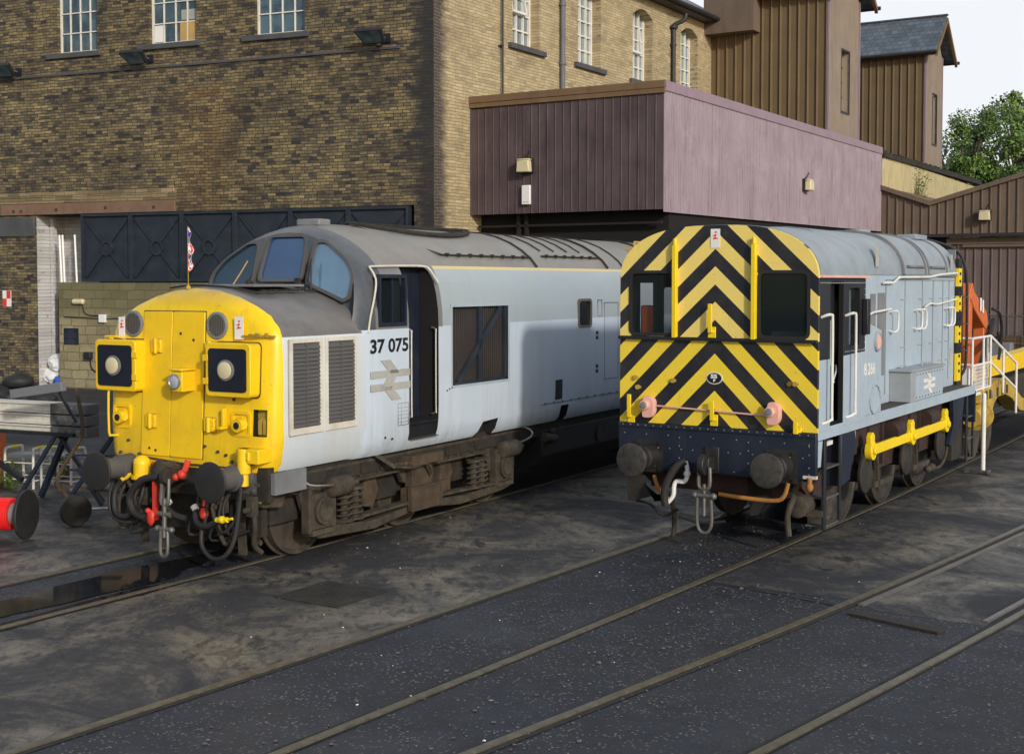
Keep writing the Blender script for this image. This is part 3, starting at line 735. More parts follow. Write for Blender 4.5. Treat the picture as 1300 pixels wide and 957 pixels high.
for x, z in ((-.46,2.47),(.37,2.46),(-.52,1.60),(.385,1.60)):
    mb = MB(); mb.box(x-.075, x+.075, FY(z)-.05, FY(z)+.01, z-.075, z+.075); mb.cyl((x, FY(z)-.055, z-.085), (x, FY(z)-.055, z+.085), .022, n=10)
    for a in (-.045, .045): mb.cyl((x+.05, FY(z)-.058, z+a), (x+.05, FY(z)-.04, z+a), .013, n=8)
    mb.build('hinge', M['yellow'], loco, bevel=.004)
    on_front([(x-.082,z-.085),(x+.082,z-.085),(x+.082,z+.085),(x-.082,z+.085)], -.01, .0215, 'hinge_grime_shade', M['yellow_old'])  # added darker plate painting grime and contact shade round the hinge
def headcode(xc, zc, w, h):
    mb = MB(); mb.prism(rrect(xc-w/2, xc+w/2, zc-h/2, zc+h/2, .055), 'y', .44, .80)
    o = mb.build('headcode_box', M['yellow'], loco, bevel=.012)
    on_front(rrect(xc-w/2-.012, xc+w/2+.012, zc-h/2-.016, zc+h/2+.012, .06), -.02, .006, 'box_grime_shade', M['bogie_brown'], o)  # added brown rim: grime and contact shade painted round the box
    MB().prism(rrect(xc-w/2+.055, xc+w/2-.055, zc-h/2+.06, zc+h/2-.06, .04), 'y', .428, .4385).build('black_panel', paint('headcode_black', (.010,.013,.026), .3, damt=.12), o)
    m = MB(); m.lathe((xc-.01, .4275, zc), (0,-1,0), [(0,.118),(.02,.118),(.024,.10)]); m.build('lamp_ring', M['greypart'], o)
    m = MB(); m.lathe((xc-.01, .403, zc), (0,-1,0), [(0,.096),(.012,.094),(.02,.07),(.024,.02)]); m.build('marker_disc', M['cream'], o)
    for sx_ in (-1, 1):
        for sz_ in (-1, 1): pass
    m = MB()
    for a in (-.13, .13): m.box(xc-w/2-.03, xc-w/2+.05, .425, .452, zc+a-.035, zc+a+.035) if xc > 0 else m.box(xc+w/2-.05, xc+w/2+.03, .425, .452, zc+a-.035, zc+a+.035)
    m.build('catch', M['yellow'], o, bevel=.003)
    return o
headcode(.755, 2.235, .66, .60); headcode(-.985, 2.235, .66, .60)
for x in (.445, -.865):
    m = MB(); z = 2.72; y = FY(z); m.lathe((x, y, z), (0,-1,0), [(-.05,.155),(.02,.155),(.028,.145),(.028,.125),(.012,.12)])
    o = m.build('horn_grille', M['greypart'], loco)
    m = MB()
    for i in range(9):
        a = -.105+.026*i; hh = math.sqrt(max(.125**2-a*a, .0004)); m.box(x+a-.005, x+a+.005, y-.028, y-.012, z-hh, z+hh)
    m.build('grille_bars', M['steel_dull'], o)
flash_plate(loco, .80, .585, 2.70, .125, .25); flash_plate(loco, -1.03, .60, 2.68, .10, .24)
m = MB(); m.box(-.03, .13, .38, .62, 1.97, 2.20); m.box(-.05, .15, .36, .62, 2.205, 2.235); hl = m.build('headlight', M['yellow'], loco, bevel=.012)
m = MB(); m.lathe((.02, .385, 2.085), (0,-1,0), [(0,.092),(.02,.09),(.024,.078),(.008,.07)]); m.build('lamp_rim', M['steel'], hl)
m = MB(); m.lathe((.02, .372, 2.085), (0,-1,0), [(0,.072),(.012,.05),(.015,.01)]); m.build('lamp_lens', glassy('lamp_glass', (.35,.38,.42), .1, 1.6), hl)
for x in (.84, -1.0):
    m = MB(); z = 1.63; frame_ring(m, rrect(x-.15, x+.13, z-.14, z+.14, .05), rrect(x-.12, x+.10, z-.11, z+.11, .04), 'y', FY(z)-.02, FY(z)+.02)
    m.cyl((x, FY(z)+.02, z), (x, FY(z)-.10, z-.01), .075); m.cyl((x-.01, FY(z)-.02, z+.0), (x+.07, FY(z)-.06, z), .05)
    o = m.build('marker_socket', M['yellow'], loco); m = MB(); m.cyl((x, FY(z)-.101, z-.01), (x, FY(z)-.106, z-.01), .04); m.build('socket_opening', M['black'], o)
m = MB(); m.box(.60, .63, .50, .56, 1.60, 1.80); m.box(.58, .65, .44, .56, 1.57, 1.60); m.build('lamp_iron', M['yellow'], loco, bevel=.003)
m = MB(); m.box(.99, 1.19, .66, .70, 1.49, 1.81); m.prism([(.62,1.52),(.62,1.66),(.68,1.74),(.68,1.52)], 'x', 1.03, 1.07); m.prism([(.62,1.52),(.62,1.66),(.68,1.74),(.68,1.52)], 'x', 1.10, 1.14)
m.build('recess_fittings', M['yellow_old'], loco)
m = MB(); m.box(.90, 1.22, .40, .62, 1.22, 1.38); m.cyl((.98, .44, 1.38), (.98, .44, 1.10), .075); m.cyl((.98,.44,1.12),(.98,.44,.96),.05)
m.box(1.06, 1.10, .38, .41, 1.25, 1.35)
m.build('jumper_box', M['yellow'], loco, bevel=.01)
m = MB(); m.tube([(-1.10,.58,1.95),(-1.12,.50,1.95),(-1.12,.46,1.90),(-1.12,.46,1.45),(-1.12,.50,1.40),(-1.08,.58,1.40)], .014, smooth=2); m.build('handrail', M['yellow'], loco)
m = MB(); m.tube([(-1.2,.62,2.54),(-1.2,.5,2.57),(-1.0,.5,2.57),(-1.0,.62,2.54)], .012, smooth=2); m.build('handrail', M['yellow'], loco)
m = MB()
for x in [ .86+.03*i for i in range(14)]: m.box(x, x+.022, .56+.2*max(0,(x-1.0)), .60+.2*max(0,(x-1.0)), 2.60, 2.60+random.uniform(.015,.05))
m.build('hinge_strip', M['yellow_old'], loco)
for xs_, zs_ in ((.50,1.30),(.62,1.27),(-.55,1.28),(-.45,1.26),(.72,1.9),(-.1,2.62),(.1,2.55),(-.9,1.35),(.95,2.0),(.3,1.35)):
    m = MB(); m.cyl((xs_,FY(zs_)+.01,zs_),(xs_,FY(zs_)-.022,zs_), .018, n=8); m.build('bolt', M['bogie_brown'], loco)
m = MB(); m.tube([(-.72,.56,1.17),(0,.54,1.13),(.68,.56,1.13),(1.05,.60,1.12)], .014, smooth=1); m.build('lower_lip', M['bogie_brown'], loco)
# louvred grilles on the nose side
for y0, y1 in ((.80,1.375),(1.435,2.03)):
    m = MB(); frame_ring(m, [(y0,1.50),(y1,1.50),(y1,2.575),(y0,2.575)], [(y0+.045,1.575),(y1-.045,1.575),(y1-.045,2.53),(y0+.045,2.53)], 'x', 1.32, 1.352)
    o = m.build('grille', M['louvre_frame'], loco, bevel=.003)
    m = MB(); m.box(1.325, 1.333, y0+.045, y1-.045, 1.575, 2.53); z = 1.60
    while z < 2.51:
        m.prism([(1.333,z+.004),(1.352,z-.016),(1.352,z-.006),(1.333,z+.024)], 'y', y0+.045, y1-.045); z += .046
    m.box(1.333, 1.354, (y0+y1)/2-.012, (y0+y1)/2+.012, 1.575, 2.53)
    m.build('louvres', M['louvre'], o)
# nose top hatch
m = MB(); m.prism([(-.55,1.0),(.62,1.05),(.62,1.95),(-.55,1.95)], 'z', 3.155, 3.185); m.build('nose_hatch', M['greypart'], loco, bevel=.006)
m = MB()
for y in [1.10+.055*i for i in range(19)]: m.box(.66, .66+random.uniform(.02,.07), y, y+.03, 3.105, 3.125)
m.tube([(-.6,.96,3.14),(-.2,.93,3.175),(.35,.96,3.15),(.72,1.02,3.08)], .012); m.build('hatch_edge', M['bogie_dark'], loco)
# wipers
m = MB(); m.tube([(.50,2.09,3.13),(.53,2.14,3.28),(.50,2.24,3.50)], .010); m.bar((.60,2.11,3.10),(.50,2.23,3.42), .02, .012); m.ball((.55,2.08,3.12), .035); m.build('wiper', M['black'], loco)
m = MB(); m.tube([(-.72,2.09,3.08),(-.60,2.17,3.30),(-.52,2.24,3.48)], .009); m.ball((-.72,2.08,3.08), .03); m.build('wiper', M['board'], loco)
m = MB(); m.ball((.385,2.12,3.20), .05); m.ball((-.40,2.12,3.20), .045); m.box(.36,.42,2.08,2.14,3.14,3.26); m.build('washer_jet', M['bogie_dark'], loco)
# yellow cab beading
m = MB(); m.tube([(1.345,2.262,2.60),(1.352,2.30,2.80),(1.35,2.39,3.05),(1.315,2.46,3.25),(1.235,2.44,3.395)], .013); m.tube([(1.235,2.44,3.40),(1.228,3.1,3.415),(1.228,3.62,3.415),(1.27,3.72,3.37),(1.345,3.80,3.20)], .014); m.build('beading', M['louvre_frame'], loco)
# cab side window and interior
MB().box(1.285, 1.292, 2.50, 3.03, 2.70, 3.27).build('cab_window', M['glass_clear'], loco)
MB().box(-1.292, -1.285, 2.50, 3.03, 2.70, 3.27).build('cab_window', M['glass_clear'], loco)
m = MB(); frame_ring(m, [(2.47,2.665),(3.06,2.665),(3.06,3.305),(2.47,3.305)], [(2.51,2.71),(3.02,2.71),(3.02,3.26),(2.51,3.26)], 'x', 1.30, 1.362); m.box(1.294,1.312,2.80,2.83,2.71,3.26); m.build('window_frame', M['navy'], loco)
m = MB(); m.bar((1.1,2.70,2.4),(1.1,2.62,3.3), .05, .06); m.build('wooden_prop', M['wood'], loco)
m = MB(); m.box(-1.1, 1.1, 2.62, 2.95, 1.75, 2.62); m.box(.2, .8, 3.1, 3.4, 1.75, 2.7); m.bar((.7,2.9,2.62),(.75,2.75,2.95), .02, .02); m.build('control_desk', M['greypart'], loco, bevel=.02)
# door recess
m = MB(); m.box(1.03, 1.055, 3.14, 3.78, 1.45, 3.38); d = m.build('cab_door', M['navy'], loco)
m = MB(); frame_ring(m, rrect(3.24,3.50,2.50,3.22,.06), rrect(3.27,3.47,2.53,3.19,.045), 'x', 1.055, 1.066); m.build('window_frame', M['louvre'], d)
m = MB(); m.prism(rrect(3.27,3.47,2.53,3.19,.045), 'x', 1.056, 1.060); m.build('window_pane', M['pane'], d)
MB().box(1.06, 1.064, 3.28, 3.46, 2.55, 2.80).build('notice', M['emblem37'], d)
m = MB(); m.box(1.0, 1.06, 3.58, 3.60, 1.45, 3.38); m.box(1.06, 1.34, 3.13, 3.79, 1.40, 1.43); m.box(1.2, 1.30, 3.16, 3.77, 1.20, 1.41); m.build('door_sill', M['black'], loco)
for y, x in ((3.135,1.375),(3.76,1.33)):
    m = MB(); m.tube([(x-.06,y,2.62),(x,y,2.60),(x,y,2.5),(x,y,1.60),(x,y,1.52),(x-.06,y,1.49)], .013, smooth=2); m.build('handrail', M['steel'], loco)
m = MB(); m.prism([(3.15,1.215),(3.76,1.215),(3.765,1.225),(3.14,1.225)], 'x', 1.10, 1.37); m.build('footstep', M['bogie'], loco)
# engine room grille
m = MB(); m.box(1.25, 1.262, 4.13, 5.62, 1.83, 2.885); y = 4.15
while y < 5.60: m.box(1.262, 1.285, y, y+.026, 1.83, 2.885); y += .052
g = m.build('engine_grille', M['ribs'], loco)
m = MB(); m.box(1.29, 1.335, 4.84, 4.93, 1.835, 2.88); m.bar((1.315,4.32,1.86),(1.315,5.45,2.86), .085, .04, up=(1,0,0)); m.box(1.29,1.33,4.145,5.605,1.835,1.875); m.box(1.29,1.33,5.55,5.61,1.84,2.88)
m.build('bracing', M['tankpanel'], g)
m = MB(); frame_ring(m, [(4.10,1.80),(5.65,1.80),(5.65,2.915),(4.10,2.915)], [(4.135,1.835),(5.615,1.835),(5.615,2.88),(4.135,2.88)], 'x', 1.345, 1.354); m.build('grille_frame', M['lightblue'], loco)
# porthole, panels, small vents
m = MB(); frame_ring(m, rrect(7.79,8.27,2.49,2.95,.08), rrect(7.83,8.23,2.53,2.91,.06), 'x', 1.34, 1.365); w_ = m.build('side_window', M['steel_dull'], loco)
MB().prism(rrect(7.82,8.24,2.52,2.92,.06), 'x', 1.32, 1.333).build('window_pane', M['glass_dark'], w_)
m = MB(); frame_ring(m, [(8.74,1.62),(9.27,1.62),(9.27,2.885),(8.74,2.885)], [(8.752,1.632),(9.258,1.632),(9.258,2.873),(8.752,2.873)], 'x', 1.347, 1.353)
frame_ring(m, [(8.50,2.66),(8.66,2.66),(8.66,2.93),(8.50,2.93)], [(8.51,2.67),(8.65,2.67),(8.65,2.92),(8.51,2.92)], 'x', 1.34, 1.352)
m.box(1.348, 1.353, 6.6, 12.0, 1.375, 1.385)
for y in [6.7+.28*i for i in range(18)]: m.box(1.345, 1.358, y, y+.04, 1.37, 1.40)
m.build('panel_seam', M['greypart'], loco)
m = MB()
for z in (2.37, 2.29, 1.83, 1.75): m.box(1.345, 1.356, 8.43, 8.51, z, z+.055)
m.box(1.335, 1.353, 7.06, 7.27, 1.43, 1.71); m.build('vent_slot', M['black'], loco)
m = MB()
for y, z in ((4.0,1.78),(4.06,1.80),(4.12,1.81),(2.6,1.30),(2.75,1.27)): m.cyl((1.34,y,z),(1.356,y,z),.014,n=8)
m.build('bolt_holes', M['bogie_brown'], loco)
m = MB(); frame_ring(m, [(2.87,1.42),(3.10,1.42),(3.10,1.70),(2.87,1.70)], [(2.875,1.425),(3.095,1.425),(3.095,1.695),(2.875,1.695)], 'x', 1.345, 1.352)
for i in range(5): m.box(1.345, 1.3515, 2.88, 3.09, 1.46+.045*i, 1.463+.045*i)
m.box(1.345,1.3515,2.94,2.943,1.43,1.69); m.build('data_panel', M['louvre'], loco)
# writing
blackp = paint('black_lettering', (.012,.012,.014), .4, damt=.05, streak=False)
text('number', '37 075', .175, blackp, loco, face_side(1.351, 2.70, 2.43), width=.80, extrude=.002, bold=.005)
m = MB(); double_arrow(m, .84, .50, face_side(1.35, 2.715, 2.005), .008); m.build('double_arrow', M['emblem37'], loco)
# roof details
def arc_strip(mb, y, w, h, j0=10, j1=22):
    full = PR + [(-t, z) for (t, z) in PR[-2::-1]]; P = full[j0:j1+1]
    R = []
    for (t, z) in P:
        nrm = Vector((t*.9, 0, z-2.2)).normalized()
        a = Vector((t, 0, z)); R.append([(a+nrm*-.01)+Vector((0,y,0)), (a+nrm*h)+Vector((0,y,0)), (a+nrm*h)+Vector((0,y+w,0)), (a-nrm*.01)+Vector((0,y+w,0))])
    mb.loft(R)
m = MB()
for y, w, h in ((6.75,.05,.02),(9.2,.04,.03),(9.85,.03,.02),(11.6,.05,.03),(12.4,.03,.02)): arc_strip(m, y, w, h)
for y in (7.35, 7.8, 8.25, 8.7): arc_strip(m, y, .022, .018, 12, 20)
for z, t, y0, y1 in ((3.57,1.055,4.3,6.75),(3.60,1.02,7.2,9.2)):
    m.box(t-.015, t+.02, y0, y1, z, z+.02)
    for y in [y0+.12+.3*i for i in range(int((y1-y0)/.3))]: m.box(t-.01, t+.04, y, y+.04, z-.01, z+.035)
m.bar((1.06,4.3,3.585),(.25,3.35,3.965), .03, .02)
m.build('roof_seams', M['bogie_dark'], loco)
def on_roof(t):
    full = sorted([(a, z) for a, z in PR])
    for (a, z), (c, d_) in zip(full, full[1:]):
        if a <= t <= c: return z+(d_-z)*(t-a)/(c-a)
    return 3.97
m = MB()
for k, (ra, rb) in enumerate(((1.35,.50),(1.28,.44))):
    pts = []
    for i in range(33):
        a = 2*PI*i/32; t = .12+rb*math.cos(a); y = 4.95+ra*math.sin(a); pts.append((t, y, on_roof(abs(t))+.03))
    m.tube(pts, .03-.008*k, 6, 1)
for i in range(13):
    y = 3.8+.19*i; hw = .44*math.sqrt(max(0, 1-((y-4.95)/1.28)**2))
    m.bar((.12-hw, y, on_roof(abs(.12-hw))+.035), (.12+hw, y, on_roof(.12+hw)+.035), .014, .014)
for i in range(5):
    t = -.2+.16*i; hw = 1.2*math.sqrt(max(0, 1-((t-.12)/.44)**2)); m.bar((t, 4.95-hw, on_roof(abs(t))+.045), (t, 4.95+hw, on_roof(abs(t))+.045), .012, .012)
m.build('roof_grille', M['bogie_dark'], loco)
m = MB(); m.box(-.15, .22, 2.75, 3.0, 3.93, 4.02); m.build('roof_aerial', M['greypart'], loco, bevel=.02)
m = MB(); m.box(.62, .95, 11.0, 11.8, 3.70, 3.84); m.tube([(.8,11.1,3.85),(.8,11.1,3.93),(.8,11.5,3.93),(.8,11.5,3.85)], .02, smooth=1); m.build('roof_hatch', M['board'], loco, bevel=.01)
# underframe, buffers, bogies
m = MB(); m.box(-1.22, 1.22, .56, .66, .78, 1.16); m.box(-1.15, 1.15, .6, 17.9, .86, 1.10); m.build('underframe', M['bogie_dark'], loco)
m = MB(); m.box(1.225, 1.28, .60, 1.15, .86, 1.10); m.build('step_plate', M['greypart'], loco)
def buffer(root, x, z, y0, y1, r, hm, bm_, plate=.2, capname='buffer_head'):
    m = MB(); m.lathe((x, y1, z), (0,-1,0), [(0,.15),(.2,.145),(.21,.125),(y1-y0-.06,.115)]); m.box(x-plate, x+plate, y1-.001, y1+.025, z-plate, z+plate)
    for a in (-1,1):
        for c in (-1,1): m.cyl((x+a*plate*.8, y1, z+c*plate*.8), (x+a*plate*.8, y1-.03, z+c*plate*.8), .02, n=8)
    b = m.build('buffer', bm_, root)
    m = MB(); m.lathe((x, y0+.06, z), (0,-1,0), [(0,.10),(.012,r-.01),(.03,r),(.045,r-.008),(.055,r*.8),(.062,r*.4),(.064,.002)], n=36)
    m.build(capname, hm, b); return b
buffer(loco, .865, 1.05, 0, .56, .225, M['rubber'], M['louvre'], .19); buffer(loco, -.865, 1.05, 0, .56, .225, M['rubber'], M['louvre'], .19)
m = MB(); m.box(-.05, .05, .30, .60, .95, 1.12); m.lathe((0,.26,1.02), (1,0,0), [(-.04,.09),(.04,.09)]); hook = m.build('coupling_hook', M['bogie_dark'], loco, bevel=.01)
m = MB(); m.tube([(-.05,.24,1.0),(-.055,.22,.75),(0,.22,.70),(.055,.22,.75),(.05,.24,1.0)], .022, smooth=3); m.cyl((0,.22,.78),(0,.21,.34),.026); m.cyl((-.09,.22,.60),(.09,.22,.60),.03); m.ball((-.11,.22,.43),.04); m.ball((.10,.22,.43),.04); m.cyl((-.1,.22,.43),(.1,.22,.43),.03)
m.tube([(-.05,.21,.42),(-.055,.2,.18),(0,.2,.12),(.055,.2,.18),(.05,.21,.42)], .02, smooth=3); m.build('screw_link', M['steel_dull'], hook)
m = MB(); m.cyl((-.16,.50,1.04),(-.16,.34,1.04), .12); m.lathe((-.16,.34,1.04),(0,-1,0),[(0,.12),(.02,.15),(.04,.12)]); m.build('hose_coupling', M['bogie'], loco)
m = MB(); m.bar((-.26,.34,1.16),(-.24,.32,.50), .075, .03, up=(0,1,0)); m.ball((-.30,.30,.52), .06, (1,.5,1.6)); m.ball((-.33,.29,.60), .035); m.build('red_hanger', M['red'], loco)
m = MB(); m.tube([(.17,.42,1.2),(.165,.40,1.14),(.15,.38,1.08)], .035); m.ball((.13,.36,1.04), .055); m.ball((.06,.34,1.01), .045); m.cyl((.1,.36,1.04),(-.0,.33,.96), .03); m.build('red_air_tap', M['red'], loco)
m = MB(); m.ball((.42,.40,.62), .055, (1,1,1.3)); m.cyl((.42,.4,.7),(.42,.42,.85), .02); m.build('red_air_tap', M['red'], loco)
def hose(root, pts, r=.028, mat=None, name='hose'): return MB().tube(pts, r, 10, 5).build(name, mat or M['rubber'], root)
hose(loco, [(.0,.33,.97),(-.06,.27,.85),(-.03,.25,.70),(.10,.26,.60),(.25,.30,.56)], .036)
hose(loco, [(-.16,.32,1.0),(-.40,.26,.95),(-.56,.24,.75),(-.50,.24,.58),(-.34,.26,.52)], .042)
hose(loco, [(-.80,.40,.92),(-.90,.34,.78),(-.86,.3,.55),(-.70,.3,.50),(-.52,.33,.60)], .032)
hose(loco, [(-.98,.42,.95),(-1.02,.36,.7),(-.95,.33,.50),(-.76,.34,.42),(-.55,.38,.46)], .024)
hose(loco, [(-.75,.40,.9),(-.68,.42,.75),(-.74,.42,.62),(-.8,.42,.5)], .03, M['bogie'])
hose(loco, [(.33,.36,.66),(.40,.30,.54),(.55,.28,.50),(.70,.30,.57)], .032)
hose(loco, [(.45,.34,.50),(.50,.28,.28),(.68,.26,.16),(.86,.28,.22),(.94,.34,.45),(.97,.40,.95)], .026)
hose(loco, [(.72,.36,.78),(.70,.33,.55),(.78,.32,.45),(.88,.36,.55),(.92,.4,.7)], .018)
for k in range(9):
    xx = random.uniform(-.95,.95); hose(loco, [(xx,.5,.92),(xx+random.uniform(-.1,.1),.40,.70),(xx+random.uniform(-.25,.25),.42,random.uniform(.3,.5)),(xx+random.uniform(-.3,.3),.6,random.uniform(.35,.6))], random.uniform(.014,.03), M[random.choice(['rubber','bogie','bogie_dark'])])
for xx in (-.62,-.42,.28,.55,.98):
    m = MB(); m.box(xx,xx+.10,.46,.56,.62,.84); m.cyl((xx+.05,.46,.7),(xx+.05,.38,.7),.03,n=10); m.build('pipe_bracket', M['bogie'], loco, bevel=.008)
m = MB(); m.cyl((.70,.30,.585),(.86,.30,.60), .03); m.ball((.78,.30,.595), .045, (1.3,1,1)); m.cyl((.84,.3,.60),(.93,.3,.62), .015); m.build('yellow_cock', M['yellow2'], loco)
m = MB(); m.cyl((-.55,.42,1.12),(-.55,.42,.95), .10); m.lathe((-.55,.42,1.12),(0,0,1),[(0,.10),(.04,.09),(.08,.05),(.09,.01)]); m.cyl((-.55,.42,.98),(-.55,.42,.94),.125); m.build('jumper_cap', M['yellow'], loco)
m = MB(); m.ball((-.80,.42,.97), .06, (1.3,1,1)); m.cyl((-.86,.42,1.14),(-.84,.42,.98), .02); m.cyl((-.74,.42,.98),(-.83,.38,.92), .04); m.build('yellow_cock', M['yellow2'], loco)
m = MB(); m.ball((.98,.60,.80), .05, (1.2,1,.8)); m.ball((1.06,.62,.78), .035); m.ball((.93,.62,.76), .03); m.build('pipe_union', M['cardwhite'], loco)
m = MB()
for x, z in ((.02,.73),(.33,.67)): m.cyl((x-.02,.255 if x<.1 else .355,z+.03),(x+.02,.25 if x<.1 else .35,z-.01), .040)
m.build('hose_collar', M['cardwhite'], loco)
m = MB()
for sgn in (-1, 1):
    m.bar((sgn*.76,.62,.85),(sgn*.76,.66,.14), .11, .03, up=(0,1,0)); m.bar((sgn*.74,.7,.5),(sgn*.74,.98,.2), .05, .05)
m.build('guard_iron', M['bogie'], loco)
m = MB(); m.box(-1.0, 1.0, .7, .8, .35, .75); m.build('front_stretcher', M['bogie_dark'], loco)
AX = [1.55, 3.66, 5.78]
def wheel(root, x, y, r, sgn, w=.13, mat='wheel'):
    m = MB(); a = sgn
    m.lathe((x-a*w/2, y, r), (a,0,0), [(0,r+.028),(.025,r+.028),(.035,r),(w,r-.003),(w,r-.045),(w-.02,r-.055),(w-.035,r*.55),(w-.01,r*.35),(w+.02,.13),(w+.02,.002)], n=44)
    return m.build('wheel', M[mat], root, smooth=30)
def spring(root, x, y, z0, z1, R=.088, r=.017, turns=5, mat=None):
    pts = [(x+R*math.cos(2*PI*turns*i/(turns*14)), y+R*math.sin(2*PI*turns*i/(turns*14)), z0+(z1-z0)*i/(turns*14)) for i in range(turns*14+1)]
    m = MB(); m.tube(pts, r, 6, 1); m.cyl((x,y,z0-.02),(x,y,z0+.01),R+.02); m.cyl((x,y,z1-.01),(x,y,z1+.02),R+.02); m.cyl((x,y,z0),(x,y,z1),R*.55,n=10)
    return m.build('coil_spring', mat or M['bogie'], root)
for off, det in ((0, True), (11.28, False)):
    for ay in AX:
        for sgn in (-1, 1):
            wheel(loco, sgn*.77, ay+off, .546, sgn)
        MB().cyl((-.7, ay+off, .546), (.7, ay+off, .546), .09).build('axle', M['bogie_dark'], loco)
    for sgn in (-1, 1):
        A0 = off
        m = MB()
        fp = [(.55,.98),(.62,1.02),(2.3,1.04),(2.5,.98),(4.9,.98),(5.1,1.04),(6.6,1.02),(6.75,.95),(6.72,.80),(6.2,.80),(6.15,.55),(5.95,.50),(5.5,.50),(5.42,.72),(5.2,.80),(3.95,.78),(3.9,.62),(3.35,.62),(3.25,.78),(1.95,.78),(1.85,.52),(1.35,.52),(1.25,.76),(1.0,.80),(.95,.66),(.62,.70)]
        fp = [(y+A0, z) for y, z in fp]
        m.prism(fp, 'x', sgn*1.02, sgn*1.10); f = m.build('bogie_frame', M['bogie'], loco, bevel=.012)
        m = MB(); x = sgn*1.10
        m.box(min(x,x+sgn*.06), max(x,x+sgn*.06), A0+.6, A0+6.7, 1.0, 1.035); m.box(min(x,x+sgn*.05), max(x,x+sgn*.05), A0+1.95, A0+5.4, .79, .82)
        for y in (.9,1.25,2.35,2.75,4.25,4.6,5.0,6.4):
            m.box(min(x,x+sgn*.05), max(x,x+sgn*.05), A0+y, A0+y+.03, .82, 1.0)
        m.bar((x+sgn*.03, A0+4.40,.82),(x+sgn*.03, A0+4.55,1.0), .03,.03); m.bar((x+sgn*.03, A0+4.72,.82),(x+sgn*.03, A0+4.58,1.0), .03,.03)
        m.build('frame_ribs', M['bogie'], f)
        for i, ay in enumerate(AX):
            m = MB(); y = A0+ay; X = lambda q: sgn*q
            if i != 1:
                m.box(min(X(1.08),X(1.20)), max(X(1.08),X(1.20)), y-.19, y+.19, .34, .75); m.cyl((X(1.20),y,.546),(X(1.245),y,.546), .165); m.cyl((X(1.245),y,.546),(X(1.262),y,.546), .12)
                for k in range(6): m.cyl((X(1.245), y+.14*math.cos(k*PI/3), .546+.14*math.sin(k*PI/3)), (X(1.262), y+.14*math.cos(k*PI/3), .546+.14*math.sin(k*PI/3)), .016, n=6)
                m.box(min(X(1.06),X(1.23)), max(X(1.06),X(1.23)), y-.22, y+.20, .27, .335)
                for yy in (y-.225, y+.225): m.box(min(X(1.08),X(1.20)), max(X(1.08),X(1.20)), yy-.03, yy+.03, .30, .82)
            else:
                m.box(min(X(1.08),X(1.32)), max(X(1.08),X(1.32)), y-.42, y+.30, .86, .985); m.box(min(X(1.08),X(1.26)), max(X(1.08),X(1.26)), y-.36, y+.36, .28, .56)
                m.box(min(X(1.08),X(1.20)), max(X(1.08),X(1.20)), y-.26, y+.22, .56, .86)
                for yy in (y-.36, y-.12, y+.14, y+.34): m.box(min(X(1.2),X(1.275)), max(X(1.2),X(1.275)), yy-.015, yy+.015, .27, .57)
                m.box(min(X(1.2),X(1.28)), max(X(1.2),X(1.28)), y-.37, y+.37, .265, .29); m.box(min(X(1.2),X(1.275)), max(X(1.2),X(1.275)), y-.37, y+.37, .555, .575)
            m.build('axle_box', M['bogie'] if i != 1 else M['bogie_brown'], f, bevel=.008)
        for y in (2.02, 2.24, 4.98, 5.20): spring(loco, sgn*1.15, A0+y, .36, .72)
        m = MB()
        m.prism([(A0+1.35,.30),(A0+1.5,.22),(A0+2.6,.16),(A0+3.4,.25),(A0+3.4,.33),(A0+2.5,.27),(A0+1.9,.33)], 'x', X(1.06), X(1.19))
        m.prism([(A0+3.8,.25),(A0+4.6,.17),(A0+5.7,.21),(A0+6.1,.27),(A0+5.7,.32),(A0+4.7,.28),(A0+3.8,.34)], 'x', X(1.06), X(1.19))
        m.bar((X(1.14), A0+1.9,.345),(X(1.14), A0+3.35,.375), .15, .04); m.bar((X(1.14), A0+3.85,.375),(X(1.14), A0+5.5,.335), .15, .04)
        m.build('equalising_beam', M['bogie'], f, bevel=.01)
        for y0, y1 in ((1.62, 2.05), (5.62, 6.12)):
            m = MB(); m.lathe((X(1.22), A0+y0, .80), (0,1,0), [(0,.06),(.02,.115),(.06,.12),(y1-y0-.08,.12),(y1-y0-.03,.10),(y1-y0,.04),(y1-y0+.14,.03)])
            m.box(min(X(1.1),X(1.2)), max(X(1.1),X(1.2)), A0+y0+.08, A0+y1-.08, .72, .9); m.build('brake_cylinder', M['bogie'], loco)
        m = MB()
        for y in (2.6, 4.35): m.prism([(A0+y,.42),(A0+y+.22,.38),(A0+y+.34,.60),(A0+y+.26,.78),(A0+y+.04,.74)], 'x', X(.92), X(1.0))
        m.box(min(X(.9),X(1.05)), max(X(.9),X(1.05)), A0+4.25, A0+4.55, .36, .52)
        m.build('brake_block', M['bogie_brown'], loco, bevel=.01)
        if sgn > 0 and det:
            m = MB(); m.tube([(1.2,1.15,.98),(1.3,1.18,.90),(1.33,1.45,.86),(1.3,1.62,.84)], .014); m.tube([(1.25,6.1,.86),(1.3,6.35,.92),(1.28,6.42,1.0),(1.2,6.2,1.08),(1.1,5.6,1.06)], .014); m.build('bright_pipe', M['steel'], loco)
            m = MB(); m.bar((1.2,2.55,1.10),(1.3,2.86,.90), .05, .05); m.tube([(1.25,2.9,.90),(1.28,3.3,.84),(1.3,3.6,.86),(1.28,3.75,.70)], .02)
            for i in range(10): m.ball((1.26+.01*(i%2), 2.95+.06*i, .92-.004*i), .028, (1,.7,1))
            m.build('chain', M['bogie'], loco)
            hose(loco, [(1.0,.55,.78),(1.06,.52,.55),(1.02,.56,.42),(.98,.6,.28),(1.0,.7,.18)], .03, M['bogie'], 'sand_pipe'); hose(loco, [(.92,.62,.80),(.96,.6,.6),(.90,.62,.45),(.94,.66,.3),(.86,.75,.15)], .026, M['bogie'], 'sand_pipe')
